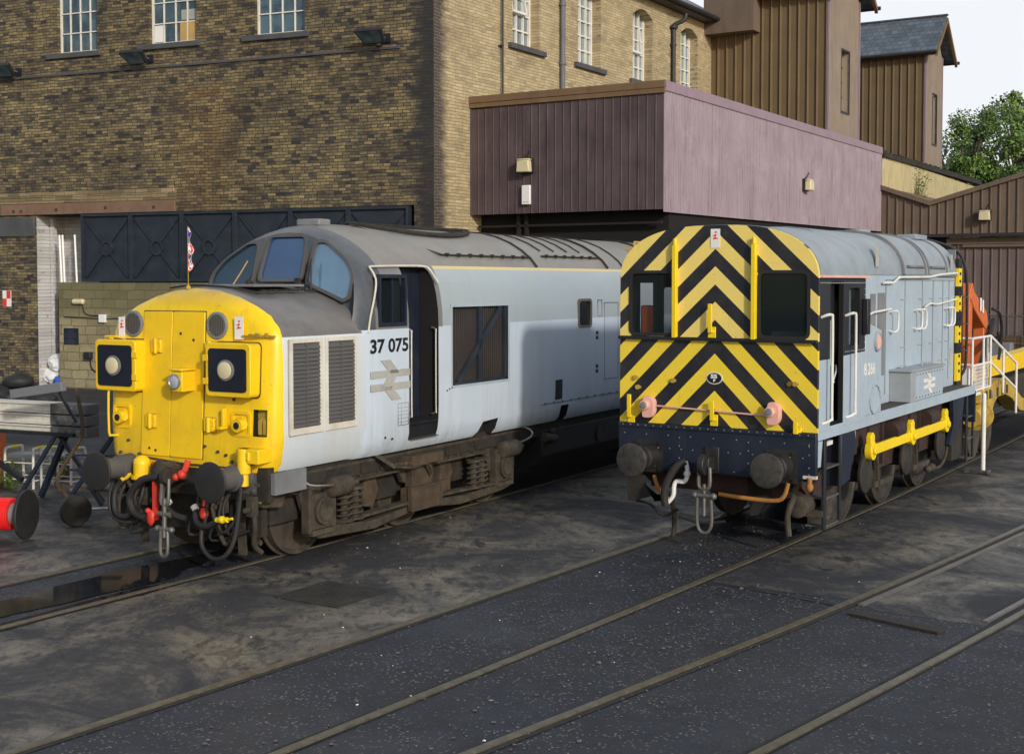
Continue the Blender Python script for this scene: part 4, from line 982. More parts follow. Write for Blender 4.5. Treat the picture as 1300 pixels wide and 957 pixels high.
    m = MB(); m.box(-.95, .95, .9+off, 6.5+off, .45, .85); m.build('bogie_bolster', M['bogie_dark'], loco)
m = MB(); m.prism([(-1.18,.95),(-1.18,.55),(-.95,.32),(.95,.32),(1.18,.55),(1.18,.95)], 'y', 6.95, 11.3)
o = m.build('fuel_tank', M['tank'], loco, bevel=.02)
m = MB(); m.cyl((1.18,8.9,.72),(1.21,8.9,.72), .13); m.build('filler_cap', M['maroon'], o)
m = MB(); m.box(1.18,1.2,9.9,10.6,.60,.62); m.box(1.18,1.2,9.9,10.6,.85,.87); m.cyl((1.2,6.95,.85),(1.2,7.3,.80), .07); m.ball((1.22,7.2,.93),.045); m.build('tank_fittings', M['bogie'], o)
# flag on the nose
fl = empty('flag', loco.matrix_basis @ Vector((-.18, .80, 3.14)) if False else (0,0,0))
fp_ = Vector((L7[0], L7[1], 0)) + Matrix.Rotation(-L7[2], 3, 'Z') @ Vector((-.14, .78, 3.13)); fl.location = fp_
tag(fl, 'small furled union flag on a thin stick on top of the yellow nose', 'flag')
m = MB(); m.cyl((0,0,-.02),(0,0,.72), .004, n=8); m.lathe((0,0,0),(0,0,1),[(0,.03),(.03,.025),(.05,.008)]); m.build('stick', M['yellow_old'], fl)
def mat_flag():
    m = NT('union_flag_cloth'); d = m.noise(9, 2, .5, m.scl((3,3,1.3)))
    return m.fin(m.ramp(d, [(.0,(.02,.04,.3)),(.42,(.02,.05,.32)),(.46,(.75,.75,.75)),(.51,(.75,.7,.7)),(.53,(.65,.03,.04)),(.62,(.65,.03,.04)),(.66,(.7,.7,.72))]), .7)
m = MB(); R = []
for k in range(15):
    z = .22+.5*k/14; w = .012+.045*math.sin(PI*(k/14)**.7)+.02*math.sin(k*1.1); R.append([(.004,-.004,z),(w,-.012+.02*math.sin(k),z-.02),(w*.9,.02,z-.02),(-.004,.01,z)])
m.loft(R); m.build('cloth', mat_flag(), fl)

# ================================================================== SHUNTING LOCOMOTIVE (wasp stripes)
sh = empty('shunting_locomotive', (L8[0], L8[1], 0), -L8[2])
tag(sh, 'pale blue shunting locomotive with black and yellow chevron cab end and yellow coupling rods', 'locomotive')
HW = 1.285
def outline8(hw, ze, zt, n=14):
    P = []
    for i in range(n+1):
        a = PI/2*i/n; P.append((hw*math.cos(a)**.72 if i < n else 0, ze+(zt-ze)*math.sin(a)**.95))
    return P
arc = outline8(HW, 3.27, 3.895)
full8 = [(HW, 1.46)] + arc + [(-x, z) for x, z in arc[-2::-1]] + [(-HW, 1.46)]
m = MB(); m.prism(full8, 'y', 0, .05); panel = m.build('cab_end_panel', [M['chevron'], M['dark']], sh, smooth=30)
wl = MB().prism(rrect(-1.135,-.55,2.57,3.33,.07), 'y', -.2, .4); wr = MB().prism(rrect(.565,1.165,2.565,3.325,.07), 'y', -.2, .4)
cut(panel, [wl, wr]); resmooth(panel)
# cab shell
m = MB(); sh_out = [(HW-.004,1.46),(HW-.004,3.27)] ; aa = outline8(HW-.004, 3.27, 3.885)
ringA = [(HW-.004,1.46)] + aa + [(-x, z) for x, z in aa[-2::-1]] + [(-HW+.004,1.46)]
m.prism(ringA, 'y', .051, 1.80); cab = m.build('cab', [M['black'], M['dark']], sh, smooth=30)
inn = MB(); ai = outline8(HW-.06, 3.20, 3.80); inn.prism([(HW-.06,1.52)] + ai + [(-x, z) for x, z in ai[-2::-1]] + [(-HW+.06,1.52)], 'y', 0.0, 1.74)
dl = MB().box(1.1, 1.5, .44, .92, 1.50, 3.22); dl2 = MB().box(-1.5, -1.1, .44, .92, 1.60, 3.2)
sw = MB().prism(rrect(1.14,1.56,2.42,3.14,.05), 'x', 1.1, 1.5); sw2 = MB().prism(rrect(1.14,1.56,2.42,3.14,.05), 'x', -1.5, -1.1)
bw = MB().prism(rrect(-1.15,-.99,2.5,3.2,.03), 'y', 1.6, 1.9); bw2 = MB().prism(rrect(-.98,-.2,2.65,3.2,.03), 'y', 1.6, 1.9) if False else MB().box(50,51,50,51,50,51)
cut(cab, [inn, dl, dl2, sw, sw2, bw]); resmooth(cab)
# roof skin (pale blue) sits 4 mm proud of the shell
ro = outline8(HW+.012, 3.275, 3.90); ri = outline8(HW-.002, 3.275, 3.888)
def arch_shell(mb, outer, inner, y0, y1):
    o_ = outer + [(-x, z) for x, z in outer[-2::-1]]; i_ = inner + [(-x, z) for x, z in inner[-2::-1]]
    mb.prism(o_ + i_[::-1], 'y', y0, y1)
m = MB(); arch_shell(m, ro, ri, .052, 1.90); m.build('cab_roof', M['roofblue'], sh, smooth=30)
m = MB(); m.box(HW-.01, HW+.035, .05, 1.90, 3.262, 3.29); m.box(-HW-.035, -HW+.01, .05, 1.90, 3.262, 3.29)
m.build('gutter', M['pink'], sh)
# cab side light-blue lower panels (right side faces the camera)
for sgn in (1, -1):
    m = MB(); X0, X1 = sgn*(HW-.003), sgn*(HW+.006)
    m.prism([(.052,1.46),(.43,1.46),(.43,2.30),(.052,2.30)], 'x', X0, X1)
    m.prism([(.93,1.46),(1.80,1.46),(1.80,2.335),(.93,2.315)], 'x', X0, X1)
    m.build('lower_side_panel', M['lightblue'], sh, bevel=.003)
    m = MB(); m.prism([(1.81,1.50),(2.50,1.50),(2.50,2.58),(1.81,2.71)], 'x', sgn*1.0, sgn*(HW+.003)); wing = m.build('side_cabinet', M['lightblue'], sh, bevel=.012)
    m = MB(); m.lathe((sgn*(HW+.003),2.27,2.44),(sgn,0,0),[(0,.135),(.03,.13),(.04,.10),(.03,.095)]); m.build('porthole_rim', M['boxgrey'], wing)
    m = MB(); m.lathe((sgn*(HW+.032),2.27,2.44),(sgn,0,0),[(0,.095),(.004,.092)]); m.build('pink_disc', M['pink'], wing)
    m = MB(); frame_ring(m, [(2.2+.235*math.cos(a), 1.70+.20*math.sin(a)) for a in [2*PI*i/24 for i in range(24)]], [(2.2+.21*math.cos(a), 1.70+.175*math.sin(a)) for a in [2*PI*i/24 for i in range(24)]], 'x', sgn*(HW), sgn*(HW+.02))
    for i in range(14): a = 2*PI*i/14; m.cyl((sgn*(HW+.0), 2.2+.222*math.cos(a), 1.70+.187*math.sin(a)), (sgn*(HW+.03), 2.2+.222*math.cos(a), 1.70+.187*math.sin(a)), .012, n=6)
    m.build('inspection_cover', M['lightblue'], wing)
text('number', '8 266', .17, M['white'], sh, face_side(HW+.0065, 1.93-.0, 2.12), width=.50, extrude=.0015) if False else text('number', '8 266', .16, M['white'], sh, face_side(HW+.0075, 1.97, 2.10), width=.46, extrude=.002, bold=.004)
# cab door in recess, windows, rivets
m = MB(); m.box(1.14, 1.165, .44, .92, 1.50, 3.22); o = m.build('cab_door', M['black'], sh)
MB().box(1.166, 1.17, .50, .72, 2.35, 3.12).build('door_glass', M['glass_dark'], o)
MB().box(1.171, 1.175, .74, .86, 2.2, 2.75).build('notice', M['emblem37'], o)
m = MB(); m.tube([(1.2,.80,2.0),(1.22,.84,2.12),(1.2,.9,2.2)], .012); m.ball((1.2,.80,2.0), .025); m.build('door_handle', M['steel'], o)
for sgn in (1, -1):
    m = MB(); m.prism(rrect(1.14,1.56,2.42,3.14,.05), 'x', sgn*(HW-.045), sgn*(HW-.038)); m.build('side_window', M['glass_clear'], sh)
m = MB(); m.box(1.20, 1.21, 1.15, 1.42, 2.43, 3.12); m.build('window_blind', M['lightblue'], sh)
m = MB(); m.box(HW, HW+.07, 1.66, 1.78, 2.55, 3.0); m.build('side_mirror', M['black'], sh, bevel=.01)
m = MB()
for y in [.08+.06*i for i in range(29)]:
    if True:
        m.ball((HW+.002, y, 3.20), .010, sub=1)
for y in [1.0+.06*i for i in range(14)]: m.ball((HW+.002, y, 2.36), .009, sub=1)
for z in [1.55+.075*i for i in range(22)]: m.ball((HW+.004, 1.74, z), .009, sub=1)
m.build('rivets', M['boxgrey'], sh)
for y, yb in ((.12,.36),(1.0,1.10)):
    m = MB(); x = HW+.085
    m.tube([(HW, y-.02, 2.80),(x-.01, y, 2.83),(x, y+.10, 2.82),(x, y+.14, 2.72),(x, y+.14, 1.70),(x, y+.13, 1.60),(HW, y+.05, 1.55)], .017, smooth=3); m.build('handrail', M['white'], sh)
# cab end windows
for x0, x1, z0, z1, mt in ((-1.135,-.55,2.57,3.33,'glass_clear'),(.565,1.165,2.565,3.325,'glass_mid2')):
    g = MB(); g.prism(rrect(x0,x1,z0,z1,.07), 'y', .018, .026); g = g.build('end_window', M[mt], sh)
    m = MB(); frame_ring(m, rrect(x0-.025,x1+.025,z0-.025,z1+.025,.085), rrect(x0+.012,x1-.012,z0+.012,z1-.012,.06), 'y', -.010, .02); m.build('window_seal', M['rubber'], g)
m = MB(); m.box(-1.12,-.95,.22,.30,2.40,2.92); m.build('orange_jacket', M['orange'], sh, bevel=.03)
m = MB(); m.box(-1.0, 1.0, .9, 1.3, 1.55, 2.45); m.box(.62,1.1,.25,.5,2.3,2.62); m.tube([(-.72,.7,2.4),(-.72,.6,2.7),(-.68,.6,2.82)], .012); m.build('control_desk', M['lightblue'], sh, bevel=.02)
m = MB(); m.box(-.62,-.58,.2,.24,2.5,3.3); m.box(-.84,-.80,1.5,1.54,2.3,3.3); m.build('interior_post', M['windowframe'], sh)
# conduits, bar, irons, plates
for x in (-.518,.508):
    m = MB(); m.box(x-.028, x+.028, -.07, 0, 2.53, 3.66); m.cyl((x,-.04,3.66),(x,-.04,3.74),.025); m.build('conduit_cover', M['yellow2'], sh, bevel=.006)
m = MB(); m.box(-HW, HW, -.055, 0, 2.50, 2.54); m.build('grab_bar', M['black'], sh, bevel=.004)
for x, z, h in ((-.035,2.62,.33),(0.0,1.56,.22),(-1.12,1.54,.27),(1.05,1.46,.12)):
    m = MB(); m.box(x-.026, x+.026, -.085, -.062, z, z+h); m.box(x-.026, x+.026, -.085, 0, z-.018, z+.012); m.box(x-.05, x+.05, -.018, 0, z-.09, z+.05); m.build('lamp_iron', M['yellow2'], sh, bevel=.005)
flash_plate(sh, .0, -.002, 3.735, .12, .23)
m = MB(); m.prism([(.105*math.cos(2*PI*i/28)-.0, 2.05+.075*math.sin(2*PI*i/28)) for i in range(28)], 'y', -.006, 0); pl = m.build('shed_plate', M['white'], sh)
m = MB(); m.prism([(.093*math.cos(2*PI*i/28), 2.05+.064*math.sin(2*PI*i/28)) for i in range(28)], 'y', -.009, -.0062); m.build('plate_face', blackp, pl)
text('plate_code', '55', .052, M['white'], pl, face_front(-.005, -.009, 2.072), width=.085, extrude=.002, bold=.003); text('plate_code', 'F', .034, M['white'], pl, face_front(.0, -.009, 2.022), width=.026, extrude=.002, bold=.003)
for x in (-.855, .775):
    m = MB(); m.prism(roundpoly([(x-.075,1.53),(x+.045,1.53),(x+.085,1.60),(x+.085,1.75),(x+.03,1.80),(x-.055,1.80),(x-.075,1.74)], .04), 'y', -.10, 0); m.cyl((x-.02,-.10,1.69),(x-.02,-.17,1.69), .06)
    o = m.build('marker_lamp', M['pink'], sh, bevel=.008); m = MB(); m.lathe((x-.02,-.171,1.69),(0,-1,0),[(0,.045),(.01,.035),(.014,.005)]); m.build('lamp_lens', M['greypart'], o)
m = MB(); m.tube([(-.78,-.03,1.68),(-.3,-.03,1.665),(.3,-.03,1.645),(.70,-.03,1.63)], .011, smooth=1); m.build('conduit', M['pink'], sh)
m = MB()
for x, z in ((-1.03,1.90+.0),(.95,2.02),(-.55,2.0),(.95,2.02),(-1.06,2.02),(1.02,2.02)): m.cyl((x,0,z),(x,-.03,z),.03,n=10); m.box(x-.04,x+.04,-.012,0,z-.015,z+.015)
m.build('bracket_stub', M['yellow_old'], sh)
# buffer beam with rivets
m = MB(); m.box(-HW, HW, -.03, .04, .885, 1.455); m.box(-HW-.0, HW, -.045, -.031, 1.40, 1.452); m.box(-HW, -1.0, -.028, .04, .70, .885) if False else None
beam = m.build('buffer_beam', M['navy'], sh, bevel=.005)
m = MB()
for x in [-1.22+.105*i for i in range(24)]: m.ball((x,-.046,1.43), .012, sub=1)
for z, st in ((1.32,.30),(1.16,.155),(.93,.21)):
    x = -1.2
    while x < 1.25: m.ball((x,-.031,z), .012, sub=1); x += st
for x in (-.45,.45,1.2):
    for z in (1.30,1.2,1.05,.97): m.ball((x,-.031,z), .013, sub=1)
m.build('rivets', M['steel_dull'], beam)
buffer(sh, .865, 1.05, -.53, -.03, .205, M['buffer_face'], M['buffer'], .2); buffer(sh, -.865, 1.05, -.53, -.03, .205, M['buffer_face'], M['buffer'], .2)
m = MB(); m.box(-.09,.09,-.07,-.03,.90,1.22); m.box(-.04,.04,-.25,-.05,.95,1.10); m.lathe((-.05,-.28,1.03),(1,0,0),[(0,.05),(.0,.13),(.08,.13),(.08,.05)], n=20); hk = m.build('coupling_hook', M['buffer'], sh, bevel=.01)
m = MB(); m.tube([(-.065,-.28,1.0),(-.07,-.29,.78),(0,-.29,.74),(.07,-.29,.78),(.065,-.28,1.0)], .024); m.cyl((0,-.29,.80),(0,-.29,.42),.024); m.cyl((-.11,-.29,.66),(.11,-.29,.66),.032); m.ball((-.12,-.29,.66),.045); m.ball((.12,-.29,.66),.045)
m.tube([(-.085,-.29,.66),(-.095,-.28,.35),(-.06,-.28,.24),(0,-.28,.21),(.06,-.28,.24),(.095,-.28,.35),(.085,-.29,.66)], .021); m.build('screw_link', M['steel_dull'], hk)
hose(sh, [(-.32,-.12,1.03),(-.42,-.17,.96),(-.52,-.20,.80),(-.57,-.20,.62),(-.56,-.18,.48)], .048, None, 'vacuum_hose')
m = MB(); m.tube([(-.33,-.10,1.02),(-.30,-.12,.95),(-.30,-.12,.84),(-.34,-.13,.78),(-.43,-.14,.78),(-.46,-.15,.72),(-.47,-.15,.60),(-.55,-.16,.50)], .028, smooth=3); m.ball((-.30,-.12,.88), .045); m.build('vacuum_pipe', M['cardwhite'], sh)
m = MB(); m.tube([(.10,-.08,.66),(.45,-.08,.64),(.80,-.08,.64),(.92,-.08,.70),(.97,-.08,.86)], .026); m.build('steam_pipe', M['ochre'], sh)
m = MB(); m.tube([(-.80,0,.80),(-.74,-.05,.70),(-.68,-.05,.60),(-.6,0,.52)], .026); m.build('steam_pipe', M['ochre'], sh)
m = MB(); m.ball((1.22,-.05,.83), .05, (.9,.9,1.2)); m.cyl((1.22,-.05,.86),(1.22,-.05,.94),.03); m.build('sand_valve', M['ochre'], sh)
m = MB(); m.box(1.14,1.30,-.06,.0,.925,.96); m.build('valve_cap', M['louvre_frame'], sh)
m = MB(); m.prism([(-1.2,.86),(-1.0,.86),(-.95,.66),(-.82,.47),(-.62,.50),(-.6,.55),(-.8,.56),(-1.1,.45),(-1.2,.45)], 'y', .05, .08); m.prism([(.3,.85),(.62,.85),(.62,.6),(.45,.38),(.35,.36),(.33,.6)], 'y', .3, .34)
m.tube([(-1.1,.1,.45),(-.9,.1,.42),(-.7,.05,.30),(-.5,.05,.4)], .018); m.tube([(-.5,.1,.3),(-.2,.1,.25),(.1,.1,.3)], .018); m.build('front_brackets', M['bogie_dark'], sh)
m = MB(); m.tube([(1.02,.1,.85),(.98,.05,.65),(.93,.02,.45),(.96,.0,.22)], .036); m.tube([(-.62,.1,.6),(-.56,.08,.3),(-.58,.1,.06)], .034); m.build('guard_pipe', M['bogie'], sh)
m = MB(); m.lathe((1.0,.42,.55),(0,-1,0),[(0,.13),(.28,.13),(.30,.10)]); m.box(.9,1.25,.3,.5,.42,.5); m.build('air_reservoir', M['bogie'], sh)
# running plate and frames
m = MB(); m.box(HW-.04, HW, .041, 7.86, 1.36, 1.50); m.box(-HW, -HW+.04, .041, 7.86, 1.36, 1.50); m.build('valance', M['lightblue'], sh, bevel=.004)
m = MB(); m.prism([(.045,1.35),(.20,1.35),(.14,1.05),(.045,1.05)], 'x', HW-.03, HW); m.build('corner_gusset', M['lightblue'], sh)
m = MB(); m.box(-HW+.041, HW-.041, 1.81, 7.86, 1.46, 1.495); m.box(-HW+.041, HW-.041, .05, 1.809, 1.40, 1.455); m.build('running_plate', M['bogie'], sh)
m = MB(); m.prism([(.06,1.38),(7.8,1.38),(7.8,.85),(7.2,.75),(6.9,.95),(5.4,.95),(5.1,.62),(4.9,.62),(4.7,.95),(3.9,.95),(3.2,.62),(2.9,.95),(1.9,.95),(1.5,.60),(.5,.60),(.06,.85)], 'x', 1.0, 1.04)
m.prism([(.06,1.38),(7.8,1.38),(7.8,.85),(7.2,.75),(6.9,.95),(1.9,.95),(1.5,.60),(.5,.60),(.06,.85)], 'x', -1.04, -1.0); m.box(-.99,.99,.3,7.7,.62,1.36)
m.build('main_frame', M['maroon'], sh)
m = MB()
for y in (2.7,3.3,4.7,5.2): m.box(1.041,1.08,y,y+.05,.70,1.36)
m.cyl((1.1,3.5,1.12),(1.1,3.95,1.14),.14); m.cyl((1.1,5.3,1.14),(1.1,5.8,1.16),.14); m.build('frame_fittings', M['maroon'], sh)
A8 = [2.35, 4.27, 6.2]
for ay in A8:
    for sgn in (-1, 1):
        wh = wheel(sh, sgn*.74, ay, .686, sgn, mat='dkwheel')
        m = MB()
        m.cyl((sgn*.8,ay,.686),(sgn*1.10,ay,.686),.12); m.lathe((sgn*1.10,ay,.686),(sgn,0,0),[(0,.25),(.05,.26),(.06,.24),(.07,.10)], n=28); m.prism([(ay-.14,.62),(ay+.14,.62),(ay+.10,1.06),(ay-.10,1.06)], 'x', sgn*1.10, sgn*1.155)
        m.build('crank', M['bogie_dark'], sh, bevel=.01)
for sgn in (-1, 1):
    m = MB(); X = sgn*1.20
    for (a, b) in ((A8[0], A8[1]), (A8[1]+.02, A8[2])):
        m.bar((X, a, .995),(X, b, 1.0), .05, .135)
    for i, ay in enumerate(A8):
        m.cyl((X-sgn*.045,ay,.995),(X+sgn*.05,ay,.995),.125); m.prism([(ay-.085,1.02),(ay+.085,1.02),(ay+.085,1.19),(ay+.03,1.235),(ay-.03,1.235),(ay-.085,1.19)], 'x', X-.035, X+.035)
        m.cyl((X+sgn*.05,ay,.995),(X+sgn*.085,ay,.995),.05)
    rod = m.build('coupling_rod', M['yellow2'], sh, bevel=.008)
m = MB()
for y in (2.95, 4.9): m.bar((1.05,y,.45),(1.05,y+.9,.44), .06,.08); m.bar((1.05,y+.1,1.0),(1.05,y+.25,.35), .06,.05)
for y in (3.05,5.1): m.prism([(y,.35),(y+.18,.38),(y+.25,.8),(y+.1,.85)], 'x', .70, .80)
m.tube([(1.12,6.45,.75),(1.15,6.55,.55),(1.12,6.3,.32),(1.1,5.7,.35)], .025); m.ball((1.12,5.75,.36),.07); m.ball((1.12,5.55,.36),.06); m.build('brake_rigging', M['bogie'], sh)
m = MB(); m.prism([(6.7,1.35),(7.5,1.35),(7.5,.35),(6.75,.35)], 'x', .85, 1.18); m.build('rear_sandbox', M['bogie_dark'], sh); m = MB(); m.prism([(6.55,1.34),(7.3,1.34),(7.15,1.0),(6.45,.62),(6.35,.66),(6.6,.98)], 'x', 1.18, 1.24); m.build('rear_guard', M['navy'], sh)
m = MB(); m.prism([(.98,1.34),(1.50,1.34),(1.56,1.2),(1.30,.75),(1.0,.70)], 'x', 1.06, 1.26); o = m.build('front_sandbox', M['navy'], sh, bevel=.01); m = MB(); m.box(1.07,1.25,1.0,1.35,1.345,1.36); m.tube([(1.2,1.6,1.33),(1.2,1.6,1.25),(1.2,1.35,1.25),(1.2,1.25,1.27)], .04, smooth=1); m.build('sand_filler', M['boxgrey'], o)
# steps
for y0, y1, x in ((.40,.94,1.24),(7.45,7.86,1.24)):
    m = MB(); m.box(x-.01,x+.02,y0-.06,y0+.03,.26,1.36); m.box(x-.01,x+.02,y1-.02,y1+.03,.30,1.36); m.box(x-.25,x-.22,y0-.06,y1,.26,1.36) if False else None
    st = m.build('step_stringer', M['black'], sh, bevel=.004)
    m = MB()
    for z in (.28,.62,.98): m.box(x-.24, x+.01, y0+.03, y1-.02, z, z+.02)
    m.build('step_tread', M['steel_dull'], st)
m = MB(); m.box(1.18,1.22,.44,.49,.92,1.30); m.box(1.18,1.22,.44,.76,1.25,1.30); m.box(1.19,1.22,.44,.49,.70,.91); m.build('step_backing', M['white'], sh)
m = MB(); m.prism([(1.0,.62),(1.42,.62),(1.5,.45),(1.3,.30),(1.0,.35)], 'x', 1.0, 1.03); m.prism([(1.1,.42),(1.45,.50),(1.35,.20),(1.15,.15)], 'x', .78, 1.0); m.build('brake_hanger', M['bogie'], sh)
# bonnet
def bon(hw, ze, zt, n=12): return outline8(hw, ze, zt, n)
ba = bon(.95, 3.30, 3.93); ring = [(.95,1.50)] + ba + [(-x, z) for x, z in ba[-2::-1]] + [(-.95,1.50)]
m = MB(); m.prism(ring, 'y', 1.801, 7.72); bonnet = m.build('bonnet', M['lightblue'], sh, smooth=30)
ro = bon(.962, 3.31, 3.945); ri = bon(.952, 3.305, 3.934)
m = MB(); arch_shell(m, ro, ri, 1.91, 4.55); m.build('bonnet_roof', M['roofblue'], sh, smooth=30)
ro2 = bon(.985, 3.33, 3.965); m = MB(); arch_shell(m, ro2, ri, 4.62, 7.70); m.build('bonnet_roof', M['roofblue'], sh, smooth=30)
m = MB()
for y, w in ((4.545,.06),(5.75,.05),(5.92,.05),(7.05,.05)):
    a1 = bon(1.0, 3.33, 3.985); arch_shell(m, a1, ri, y, y+w)
m.box(.985, 1.02, 4.75, 5.7, 3.43, 3.46); m.box(.985, 1.02, 6.0, 7.0, 3.43, 3.46); m.box(.96,1.0,4.6,7.7,3.30,3.33)
m.box(-.3,.3,1.95,1.98,3.88,3.92)
m.build('roof_beading', M['greypart'], sh)
m = MB(); m.prism([(1.0,3.43),(1.03,3.43),(.55,3.88),(.50,3.88)], 'y', 1.92, 2.6); m.box(.3,.6,6.6,7.3,3.90,3.98); m.cyl((0,5.5,3.95),(0,5.5,4.02),.2); m.build('roof_cover', M['roofblue'], sh, bevel=.01)
# bonnet door seams, hinges, handles
ys = [3.80, 4.77, 5.72, 6.35, 6.95, 7.35]
m = MB()
for y in ys: m.box(.9495, .958, y-.008, y+.008, 1.62, 3.24)
m.box(.9495,.958,3.80,7.70,3.235,3.245)
m.build('door_seams', M['greypart'], sh)
m = MB()
for y in ys[1:]:
    for z in (2.95, 2.25, 1.95): m.box(.951,.963,y-.22,y-.01,z,z+.012); m.cyl((.96,y,z-.05),(.96,y,z+.06),.014,n=8)
m.build('door_hinges', M['boxgrey'], sh)
for y in (3.98, 5.25, 5.50, 7.05, 7.25):
    m = MB(); m.tube([(.95,y,2.78),(1.03,y+.01,2.80),(1.05,y+.10,2.78),(1.05,y+.13,2.66),(1.05,y+.10,2.54),(1.03,y+.01,2.50),(.95,y,2.52)], .014); m.build('grab_handle', M['white'], sh)
m = MB(); m.tube([(1.0,3.55,3.20),(1.0,4.0,3.20),(1.0,4.3,3.28),(1.0,6.0,3.29),(1.0,6.6,3.33),(1.0,7.7,3.36)], .018, smooth=1); m.tube([(.99,5.75,2.83),(.99,6.1,2.88),(.99,6.5,2.86),(.99,7.7,2.93)], .016, smooth=2); m.tube([(1.30,1.80,2.78),(1.05,2.9,2.80),(1.0,3.9,2.83)], .016, smooth=1); m.build('white_pipe', M['white'], sh)
m = MB(); m.box(.951,.962,3.08,3.30,2.2,3.05); m.box(.951,.962,3.42,3.74,1.9,3.06); m.build('dark_shutter', M['greypart'], sh)
m = MB(); m.box(.966,.97,3.25,3.40,3.42,3.72); m.box(.978,.99,7.3,7.42,3.42,3.66); m.box(.952,.958,7.45,7.55,1.85,2.12); m.build('faded_label', M['emblem37'], sh)
# battery box
m = MB(); m.box(.951, 1.262, 4.03, 5.82, 1.50, 1.93); bx = m.build('battery_box', M['boxgrey'], sh, bevel=.006)
MB().box(1.2625, 1.268, 4.25, 5.78, 1.52, 1.91).build('box_side', M['lightblue'], bx)
m = MB(); m.box(.951, 1.285, 4.0, 5.85, 1.932, 1.96); m.tube([(1.05,4.3,1.96),(1.05,4.3,2.0),(1.05,4.5,2.0),(1.05,4.5,1.96)], .012, smooth=1); m.tube([(1.1,5.2,1.96),(1.1,5.2,2.0),(1.1,5.45,2.0),(1.1,5.45,1.96)], .012, smooth=1); m.build('box_lid', M['boxgrey'], bx, bevel=.005)
m = MB()
for y in [4.3+.16*i for i in range(10)]: m.ball((1.27,y,1.55),.011,sub=1); m.ball((1.27,y,1.88),.011,sub=1)
m.build('rivets', M['bogie_brown'], bx)
m = MB(); double_arrow(m, .62, .30, face_side(1.268, 5.0, 1.72), .004); m.build('double_arrow', M['white'], bx)
# radiator end: striped ladder and hoses
m = MB(); m.box(-.95,.95,7.721,7.80,1.50,3.75); m.build('radiator', M['greypart'], sh)
m = MB(); z = 1.62; i = 0
segs = [(1.50,1.56,'b'),(1.56,2.02,'y'),(2.02,2.2,'b'),(2.2,2.48,'y'),(2.48,2.72,'b'),(2.72,2.98,'y'),(2.98,3.14,'b'),(3.14,3.44,'y'),(3.44,3.6,'b')]
ye = MB(); bk = MB()
for z0, z1, c in segs: (ye if c == 'y' else bk).box(.962, 1.01, 7.74, 7.98, z0, z1)
o = ye.build('ladder', M['yellow2'], sh); bk.build('black_bands', M['black'], o)
m = MB(); z = 1.7
while z < 3.45: m.box(1.011,1.014,7.81,7.91,z,z+.05); z += .125
m.build('rung_slots', M['dark'], o)
for dx in (0, .09): hose(sh, [(.3,7.5,3.95),(.55,7.85,3.90),(.80+dx,8.02,3.75),(.95+dx,8.08,3.45),(.98+dx,8.1,2.9),(.98+dx,8.1,2.0),(.95+dx,8.05,1.70),(.8+dx,7.95,1.52)], .024, None, 'hose')
m = MB()
for z in (3.4,2.95,2.5,2.05): m.box(.94,1.10,8.07,8.13,z,z+.02)
m.build('hose_clip', M['steel_dull'], sh)
m = MB(); m.box(-HW,HW,7.83,7.90,.88,1.40); m.build('rear_beam', M['navy'], sh); buffer_r = buffer(sh, .865, 1.05, 7.9, 7.9+.06, .01, M['buffer'], M['buffer'], .15) if False else None
m = MB(); m.lathe((.865,7.9,1.05),(0,1,0),[(0,.15),(.4,.13),(.42,.20),(.47,.20),(.49,.1)]); m.lathe((-.865,7.9,1.05),(0,1,0),[(0,.15),(.4,.13),(.42,.20),(.47,.20),(.49,.1)]); m.build('buffer', M['buffer'], sh)

# ================================================================== BUILDINGS
def wall_open(mb, x0, x1, z0, z1, holes, rev=.22, y=0, mi=0):
    """flat wall in the xz plane facing -y with rectangular holes and their reveals"""
    xs = sorted(set([x0, x1] + [h[0] for h in holes] + [h[1] for h in holes])); zs = sorted(set([z0, z1] + [h[2] for h in holes] + [h[3] for h in holes]))
    xs = [a for a in xs if x0 <= a <= x1]; zs = [a for a in zs if z0 <= a <= z1]
    for a, b in zip(xs, xs[1:]):
        for c, d in zip(zs, zs[1:]):
            if any(h[0] <= a and b <= h[1] and h[2] <= c and d <= h[3] for h in holes): continue
            mb._add([(a,y,c),(b,y,c),(b,y,d),(a,y,d)], [(0,1,2,3)], mi)
    for h in holes:
        a, b, c, d = h[:4]; r = h[4] if len(h) > 4 else rev
        mb._add([(a,y,c),(a,y,d),(a,y+r,d),(a,y+r,c)], [(0,1,2,3)], mi); mb._add([(b,y,c),(b,y+r,c),(b,y+r,d),(b,y,d)], [(0,1,2,3)], mi)
        mb._add([(a,y,d),(b,y,d),(b,y+r,d),(a,y+r,d)], [(0,1,2,3)], mi); mb._add([(a,y,c),(a,y+r,c),(b,y+r,c),(b,y,c)], [(0,1,2,3)], mi)
    return mb
def corr(mb, x0, x1, z0, z1, pitch, depth, prof, y=0, mi=0, scallop=0):
    """profiled sheet in the xz plane facing -y; z0,z1 numbers or functions of x; prof = [(u 0..1, d 0..1)]"""
    f0 = z0 if callable(z0) else (lambda x: z0); f1 = z1 if callable(z1) else (lambda x: z1)
    pts = []; x = x0
    while x < x1-1e-6:
        for u, d in prof:
            xx = x+u*pitch
            if xx <= x1: pts.append((xx, y-d*depth, (math.cos(2*PI*(u))*.5+.5)*scallop))
        x += pitch
    if pts[-1][0] < x1-1e-4: pts.append((x1, pts[-1][1], pts[-1][2]))
    vs = []
    for (a, b, sc) in pts: vs.append((a, b, f0(a)+sc)); vs.append((a, b, f1(a)))
    mb._add(vs, [(2*i, 2*i+2, 2*i+3, 2*i+1) for i in range(len(pts)-1)], mi); return mb
TRAP = [(0,0),(.78,0),(.82,1),(.94,1),(.98,0)]
BOARD = [(0,1),(.04,.9),(.08,0),(.96,0)]
